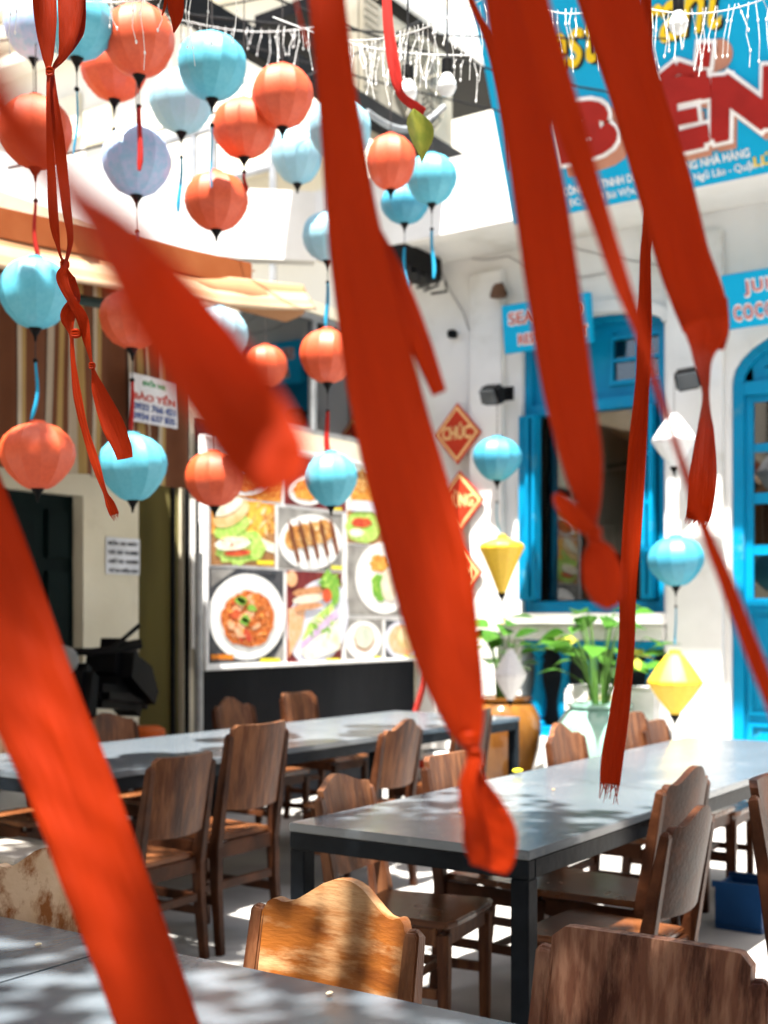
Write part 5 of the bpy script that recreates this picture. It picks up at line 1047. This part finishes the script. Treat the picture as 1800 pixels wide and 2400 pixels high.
def ribbon_mesh(pts, curl=.12, fray=0, seed=1, nx=6, ripple=.02):
    """pts: (px, py, depth, width px, twist deg) -> strip of cloth at its own real size"""
    r = random.Random(seed); S_ = catmull([tuple(float(v) for v in p) for p in pts], 10); m_ = MB(); m_.uv = []; run = seed * 3.7; C = [P(s[0], s[1], d=s[2]) for s in S_]
    for i, s in enumerate(S_):
        t = (C[min(i + 1, len(C) - 1)] - C[max(i - 1, 0)]).normalized(); vd = (C[i] - Vector((0, 0, EYE))).normalized(); sd_ = t.cross(vd).normalized(); nn = t.cross(sd_).normalized()
        a_ = rad(s[4]); u = sd_ * math.cos(a_) + nn * math.sin(a_); v = nn * math.cos(a_) - sd_ * math.sin(a_); W = max(2, s[3]) * s[2] / FPX
        run += (C[i] - C[max(i - 1, 0)]).length / .06
        for k in range(nx + 1):
            m_.uv.append((k / nx + seed * 5, run)); q = k / nx - .5; z_ = curl * W * (4 * q * q - .5) + ripple * W * math.sin(i * .35 + q * 7 + seed) + ripple * .6 * W * math.sin(i * .9 - q * 11)
            m_.v.append(tuple(C[i] + u * q * W + v * z_))
    for i in range(len(S_) - 1):
        for k in range(nx): m_.f.append((i * (nx + 1) + k, (i + 1) * (nx + 1) + k, (i + 1) * (nx + 1) + k + 1, i * (nx + 1) + k + 1))
    if fray:
        e = (len(S_) - 1) * (nx + 1); t = (C[-1] - C[-2]).normalized()
        for k in range(nx * 2):
            a_ = Vector(m_.v[e + k // 2]); b_ = Vector(m_.v[e + min(nx, k // 2 + 1)]); f0, f1 = (0, .42) if k % 2 == 0 else (.5, .92)
            s0, s1 = a_.lerp(b_, f0), a_.lerp(b_, f1); L_ = fray * r.uniform(.4, 1.1); off = Vector((r.uniform(-.3, .3), r.uniform(-.3, .3), 0)) * fray; o = len(m_.v)
            m_.v += [tuple(s0), tuple(s1), tuple(s0.lerp(s1, .35) + t * L_ + off), tuple(s0.lerp(s1, .6) + t * L_ + off)]; m_.f.append((o, o + 1, o + 3, o + 2)); m_.uv += [(0, run)] * 4
    return m_
def ribbon(pts, label, m=None, parts=(), knots=(), name='red_ribbon', **k):
    m = m or M_RED; rm_ = ribbon_mesh(pts, **k); o = rm_.build(name, m, smooth=70, uvs=rm_.uv); o.modifiers.new('cloth', 'SOLIDIFY').thickness = .0005
    tag(o, label, 'ribbon', 'red cloth ribbons hanging before the camera')
    for nm, pt, kk in parts:
        rm_ = ribbon_mesh(pt, **kk); c = rm_.build(nm, m, o, smooth=70, uvs=rm_.uv); c.modifiers.new('cloth', 'SOLIDIFY').thickness = .0005
    for (px, py, d_, w_, h_) in knots:
        c = P(px, py, d=d_); s = d_ / FPX; q = MB()
        for j in range(3):
            ring = []; ph = j * 1.1
            for t in range(17):
                a_ = t * math.pi / 8; ring.append(c + Rv * math.cos(a_) * w_ * s * .36 + Zv * (math.sin(a_) * h_ * s * .30 * math.cos(ph) + (j - 1) * h_ * s * .14) + Fv * (math.sin(a_) * w_ * s * .3))
            q.tube(ring, w_ * s * .15, 7, cap=False, flat=.7)
        q.sphere(c, w_ * s * .34, 10, 8, (1, 1, h_ / w_)); q.build('knot', m, o, smooth=60)
    return o
# looped and braided ribbon at upper left (in focus)
D0 = 2.35
ribbon([(96, -160, D0, 60, 0), (103, -40, D0, 58, 8), (108, 60, D0, 50, 15), (113, 130, D0, 30, 25), (114, 170, D0, 15, 50), (114, 240, D0 - .01, 19, 60), (120, 400, D0, 20, 20), (127, 520, D0, 22, 12), (140, 590, D0 + .01, 13, 60), (152, 622, D0, 16, 60), (162, 655, D0 + .02, 32, 20), (178, 695, D0 + .01, 26, 40), (160, 740, D0, 36, 10), (168, 785, D0, 20, 60), (172, 850, D0, 15, 40), (182, 930, D0, 20, 15), (200, 1010, D0, 19, 30), (222, 1080, D0, 20, 10), (245, 1150, D0, 16, 50), (258, 1180, D0, 22, 20), (268, 1205, D0, 22, 0)],
       'sharp red ribbon knotted and braided at upper left, ending in a frayed tail', fray=.014,
       parts=[('strand', [(172, -160, D0, 56, -8), (166, -20, D0, 60, 0), (164, 60, D0, 52, 20), (150, 125, D0, 34, 45), (126, 160, D0 + .01, 14, 60), (125, 210, D0, 20, 40), (139, 330, D0, 26, 15), (155, 480, D0, 22, 10), (165, 560, D0, 16, 30), (155, 615, D0 - .02, 16, 60), (145, 650, D0 - .02, 28, 20), (166, 700, D0 - .02, 26, 40), (192, 745, D0, 28, 15), (205, 800, D0, 22, 40), (216, 855, D0, 14, 65), (232, 915, D0, 34, 20), (262, 990, D0, 52, 5), (285, 1045, D0, 44, 0), (293, 1075, D0, 36, 0)], dict(curl=.1, seed=4)),
              ('loop', [(186, -120, D0 + .03, 20, 0), (192, 40, D0 + .03, 20, 20), (180, 95, D0 + .02, 22, 50), (150, 140, D0 + .01, 14, 70), (122, 165, D0, 10, 70)], dict(curl=.1, seed=8))],
       knots=[(117, 168, D0, 22, 26), (152, 620, D0, 24, 26), (172, 705, D0, 18, 22), (178, 782, D0, 28, 22), (216, 857, D0, 18, 18)])
# very blurred ribbon close to the lens
ribbon([(-260, -200, .30, 90, 0), (-120, 20, .30, 110, 0), (-20, 210, .27, 120, 5), (70, 340, .27, 90, 10), (160, 440, .28, 84, 15), (250, 530, .34, 120, 10), (335, 640, .42, 165, 8), (440, 790, .46, 200, 5), (555, 955, .48, 205, 0), (632, 1075, .48, 190, 5), (664, 1150, .48, 120, 30)], 'out of focus red ribbon sweeping from the left edge towards the menu board', seed=2)
# wide ribbon at lower left
ribbon([(-420, 560, 1.10, 150, 10), (-260, 800, 1.10, 170, 8), (-130, 1060, 1.12, 190, 5), (-30, 1330, 1.12, 205, 0), (62, 1590, 1.12, 205, 3), (165, 1845, 1.12, 198, 8), (250, 2070, 1.12, 190, 3), (335, 2300, 1.12, 185, 0), (420, 2550, 1.12, 180, 0)], 'broad red ribbon crossing the lower left corner over the near table', seed=3, curl=.05, ripple=.03)
# centre ribbon
ribbon([(735, -260, 1.05, 88, 0), (766, 0, 1.05, 86, 0), (796, 271, 1.05, 96, 0), (840, 608, 1.05, 134, 0), (915, 976, 1.05, 176, 6), (1000, 1302, 1.05, 190, 4), (1046, 1519, 1.05, 158, 0), (1087, 1682, 1.05, 100, 12), (1112, 1778, 1.05, 36, 55), (1120, 1830, 1.05, 50, 30), (1132, 1890, 1.05, 96, 5), (1148, 1960, 1.05, 128, 0), (1150, 2010, 1.05, 112, 0), (1143, 2038, 1.05, 84, 0)], 'broad red centre ribbon hanging to a twisted knot and puffed end', m=M_REDD, seed=5, curl=.06,
       parts=[('side_strap', [(850, 500, 1.08, 40, 0), (918, 650, 1.08, 62, 0), (978, 790, 1.08, 54, 0), (1030, 922, 1.08, 34, 0)], dict(seed=9)), ('folded_end', [(1112, 1778, 1.04, 30, 30), (1098, 1840, 1.035, 42, 25), (1112, 1910, 1.03, 62, 30), (1130, 1975, 1.035, 60, 35), (1128, 2030, 1.04, 50, 20)], dict(seed=14, curl=.3)), ('thread', [(680, -60, 1.1, 5, 0), (700, 30, 1.1, 6, 0), (722, 110, 1.1, 8, 0)], dict(seed=2))], knots=[(1112, 1775, 1.05, 46, 60), (1100, 1730, 1.05, 50, 30)])
# right group
ribbon([(1080, -60, 1.45, 14, 0), (1112, 20, 1.45, 16, 20), (1143, 90, 1.45, 18, 10), (1165, 190, 1.45, 14, 30), (1180, 300, 1.45, 8, 60), (1190, 400, 1.45, 5, 60)], 'thin red ribbon strip along the left side of the right hand bunch', m=M_REDD, seed=6)
ribbon([(1150, -260, 1.0, 110, 5), (1190, 0, 1.0, 108, 0), (1226, 240, 1.0, 112, 0), (1268, 480, 1.0, 124, 5), (1298, 690, 1.0, 126, 8), (1330, 900, 1.0, 118, 5), (1362, 1070, 1.0, 100, 12), (1380, 1170, 1.0, 68, 30), (1392, 1248, 1.0, 30, 60), (1402, 1296, 1.0, 76, 15), (1412, 1350, 1.0, 94, 5), (1424, 1396, 1.0, 74, 5), (1436, 1424, 1.0, 26, 0)], 'wide red ribbon ending in a drooping knot before the blue window', m=M_REDD, seed=7, curl=.1,
       parts=[('flap', [(1385, 1245, .99, 26, 20), (1350, 1215, .99, 44, 0), (1318, 1180, .99, 36, 10), (1302, 1158, .99, 18, 0)], dict(seed=3))], knots=[(1392, 1252, 1.0, 40, 50)])
ribbon([(1180, -260, .92, 76, 0), (1248, 0, .92, 74, 0), (1318, 240, .92, 72, 0), (1400, 490, .92, 50, 10), (1452, 650, .92, 42, 15), (1500, 775, .92, 30, 30), (1530, 880, .92, 20, 40), (1570, 1000, .92, 22, 50), (1645, 1220, .92, 26, 30), (1700, 1360, .92, 34, 15), (1770, 1540, .92, 38, 5), (1850, 1740, .92, 38, 0)], 'long slanting red ribbon running down past the blue door to the right edge', m=M_REDD, seed=8)
ribbon([(1345, -260, 1.25, 128, 0), (1428, 0, 1.25, 138, 0), (1492, 220, 1.25, 122, 3), (1555, 430, 1.25, 126, 0), (1600, 600, 1.25, 120, 0), (1636, 700, 1.25, 120, 0), (1654, 768, 1.25, 104, 0), (1646, 840, 1.3, 46, 15), (1655, 925, 1.5, 26, 55), (1655, 1010, 1.8, 42, 20), (1648, 1110, 2.0, 62, 0), (1640, 1190, 2.1, 58, 0), (1634, 1218, 2.1, 54, 0)], 'rightmost wide red ribbon, narrowing to a sharp frayed tail over the white pilaster', m=M_REDD, seed=9, fray=.012, parts=[('torn_corner', [(1690, 700, 1.26, 30, 0), (1700, 770, 1.26, 18, 0), (1690, 820, 1.26, 14, 20)], dict(seed=12))])
ribbon([(1512, -260, 1.9, 22, 0), (1516, 100, 1.9, 22, 0), (1518, 480, 1.9, 20, 0), (1514, 600, 1.9, 26, 20), (1512, 760, 1.9, 32, 10), (1507, 900, 1.9, 34, 20), (1495, 1050, 1.9, 42, 10), (1484, 1210, 1.9, 43, 5), (1474, 1380, 1.9, 40, 20), (1470, 1515, 1.9, 38, 15), (1455, 1650, 1.9, 44, 5), (1436, 1770, 1.9, 50, 0), (1430, 1838, 1.9, 46, 5)], 'narrow folded red ribbon hanging to a frayed end over the middle table', m=M_RED, seed=10, fray=.028, curl=.35)
ribbon([(414, -60, 2.6, 30, 0), (412, 10, 2.6, 38, 0), (414, 45, 2.6, 28, 20), (408, 76, 2.6, 8, 60)], 'small red ribbon end at the top edge beside the big red lantern', seed=11, parts=[('thread', [(392, -50, 2.6, 8, 0), (388, 5, 2.6, 8, 20), (380, 36, 2.6, 3, 0)], dict(seed=1))])
ribbon([(905, -40, 4.0, 22, 0), (910, 60, 4.0, 24, 0), (925, 160, 4.0, 30, 20), (940, 220, 4.0, 24, 40), (975, 250, 4.0, 22, 20), (995, 262, 4.0, 16, 0)], 'dull red ribbon hanging among the icicle lights in front of the air conditioner', m=M_TRED, seed=12)
# hanging green leaf
o = MB(); c = P(985, 300, d=3.6); lf = leaf_mesh(); M_ = Matrix.Translation(P(968, 255, d=3.6)) @ Matrix.Rotation(YAW, 4, 'Z') @ Matrix.Rotation(rad(72), 4, 'Y') @ Matrix.Rotation(rad(50), 4, 'X') @ Matrix.Scale(.15, 4)
lf.v = [tuple(M_ @ Vector(v)) for v in lf.v]; tag(lf.build('hanging_leaf', mat('olive_leaf', (.22, .22, .03), .5, col2=(.14, .17, .02), scale=30, transl=.3), smooth=60), 'curled olive green leaf hanging above the turquoise lantern', 'leaf')

# unseen buildings around the camera, added to cut sky fill and bounce light (seen in the window glass)
for nm, a_, b_, lab in (('unseen_street_building', (5.5, -9, 0), (9, 9.0, 9), 'pale unseen building added beyond the right edge to cut sky light'), ('unseen_street_building', (-9, -10, 0), (5.4, -6.5, 8), 'pale low unseen building added behind the camera to cut sky light')):
    t_ = thing(nm, a_, lab, 'building'); MB().box2(a_, b_).build('wall', mat('pale_street_render', (.66, .60, .50), .9, col2=(.58, .52, .42), scale=1), t_)
    for k in range(5):
        for z_ in (1.0, 4.2):
            if a_[0] > 0: MB().box2((5.44, -7 + 3 * k, z_), (5.49, -5.6 + 3 * k, z_ + 1.8)).build('window', M_DARK, t_)
            else: MB().box2((-8 + 2.6 * k, -6.49, z_), (-6.7 + 2.6 * k, -6.44, z_ + 1.8)).build('window', M_DARK, t_)
# ================================================================ unseen tree placed above the tables to cast dappled shade
def tree():
    r = random.Random(21); base = Vector((-2.6, -3.3, 0)); t_ = thing('unseen_shade_tree', base, 'unseen leafy tree added above the near tables to cast dappled shade', 'tree')
    MB().tube([base, base + Vector((.1, .2, 1.8)), base + Vector((.1, .9, 3.6)), base + Vector((.2, 1.9, 5.0)), base + Vector((.3, 3.0, 5.9))], [.19, .16, .13, .10, .06], 12).build('trunk', M_BARK, t_, smooth=60)
    cen = Vector((-1.6, .05, 6.0))
    for k in range(7):
        a_ = k * .9; e = cen + Vector((math.cos(a_) * 1.6, math.sin(a_) * 1.4, r.uniform(-.3, .5))); s = base + Vector((.15, 1.3 + k * .22, 4.2 + k * .2)); MB().tube([s, s.lerp(e, .5) + Zv * .2, e], [.06, .04, .015], 7).build('limb', M_BARK, t_, smooth=60)
    m_ = MB(); cl = [cen + Vector((r.uniform(-1.95, 1.9), r.uniform(-2.0, 1.85), r.gauss(0, 1) * .35)) for _ in range(80)]
    for i in range(10500):
        c = r.choice(cl) + Vector((r.gauss(0, 1) * .26, r.gauss(0, 1) * .26, r.gauss(0, 1) * .16))
        if c.z < 5.2 or c.y > 2.3: continue
        a_ = r.random() * 6.28; L_ = r.uniform(.07, .13); d1 = Vector((math.cos(a_), math.sin(a_), r.uniform(-.5, .3))) * L_; d2 = Vector((-math.sin(a_), math.cos(a_), r.uniform(-.4, .4))) * L_ * .45
        o = len(m_.v); m_.v += [tuple(c), tuple(c + d1 * .5 + d2), tuple(c + d1), tuple(c + d1 * .5 - d2)]; m_.f.append((o, o + 1, o + 2, o + 3))
    m_.build('crown', M_LEAF, t_)['kind'] = 'stuff'
tree()
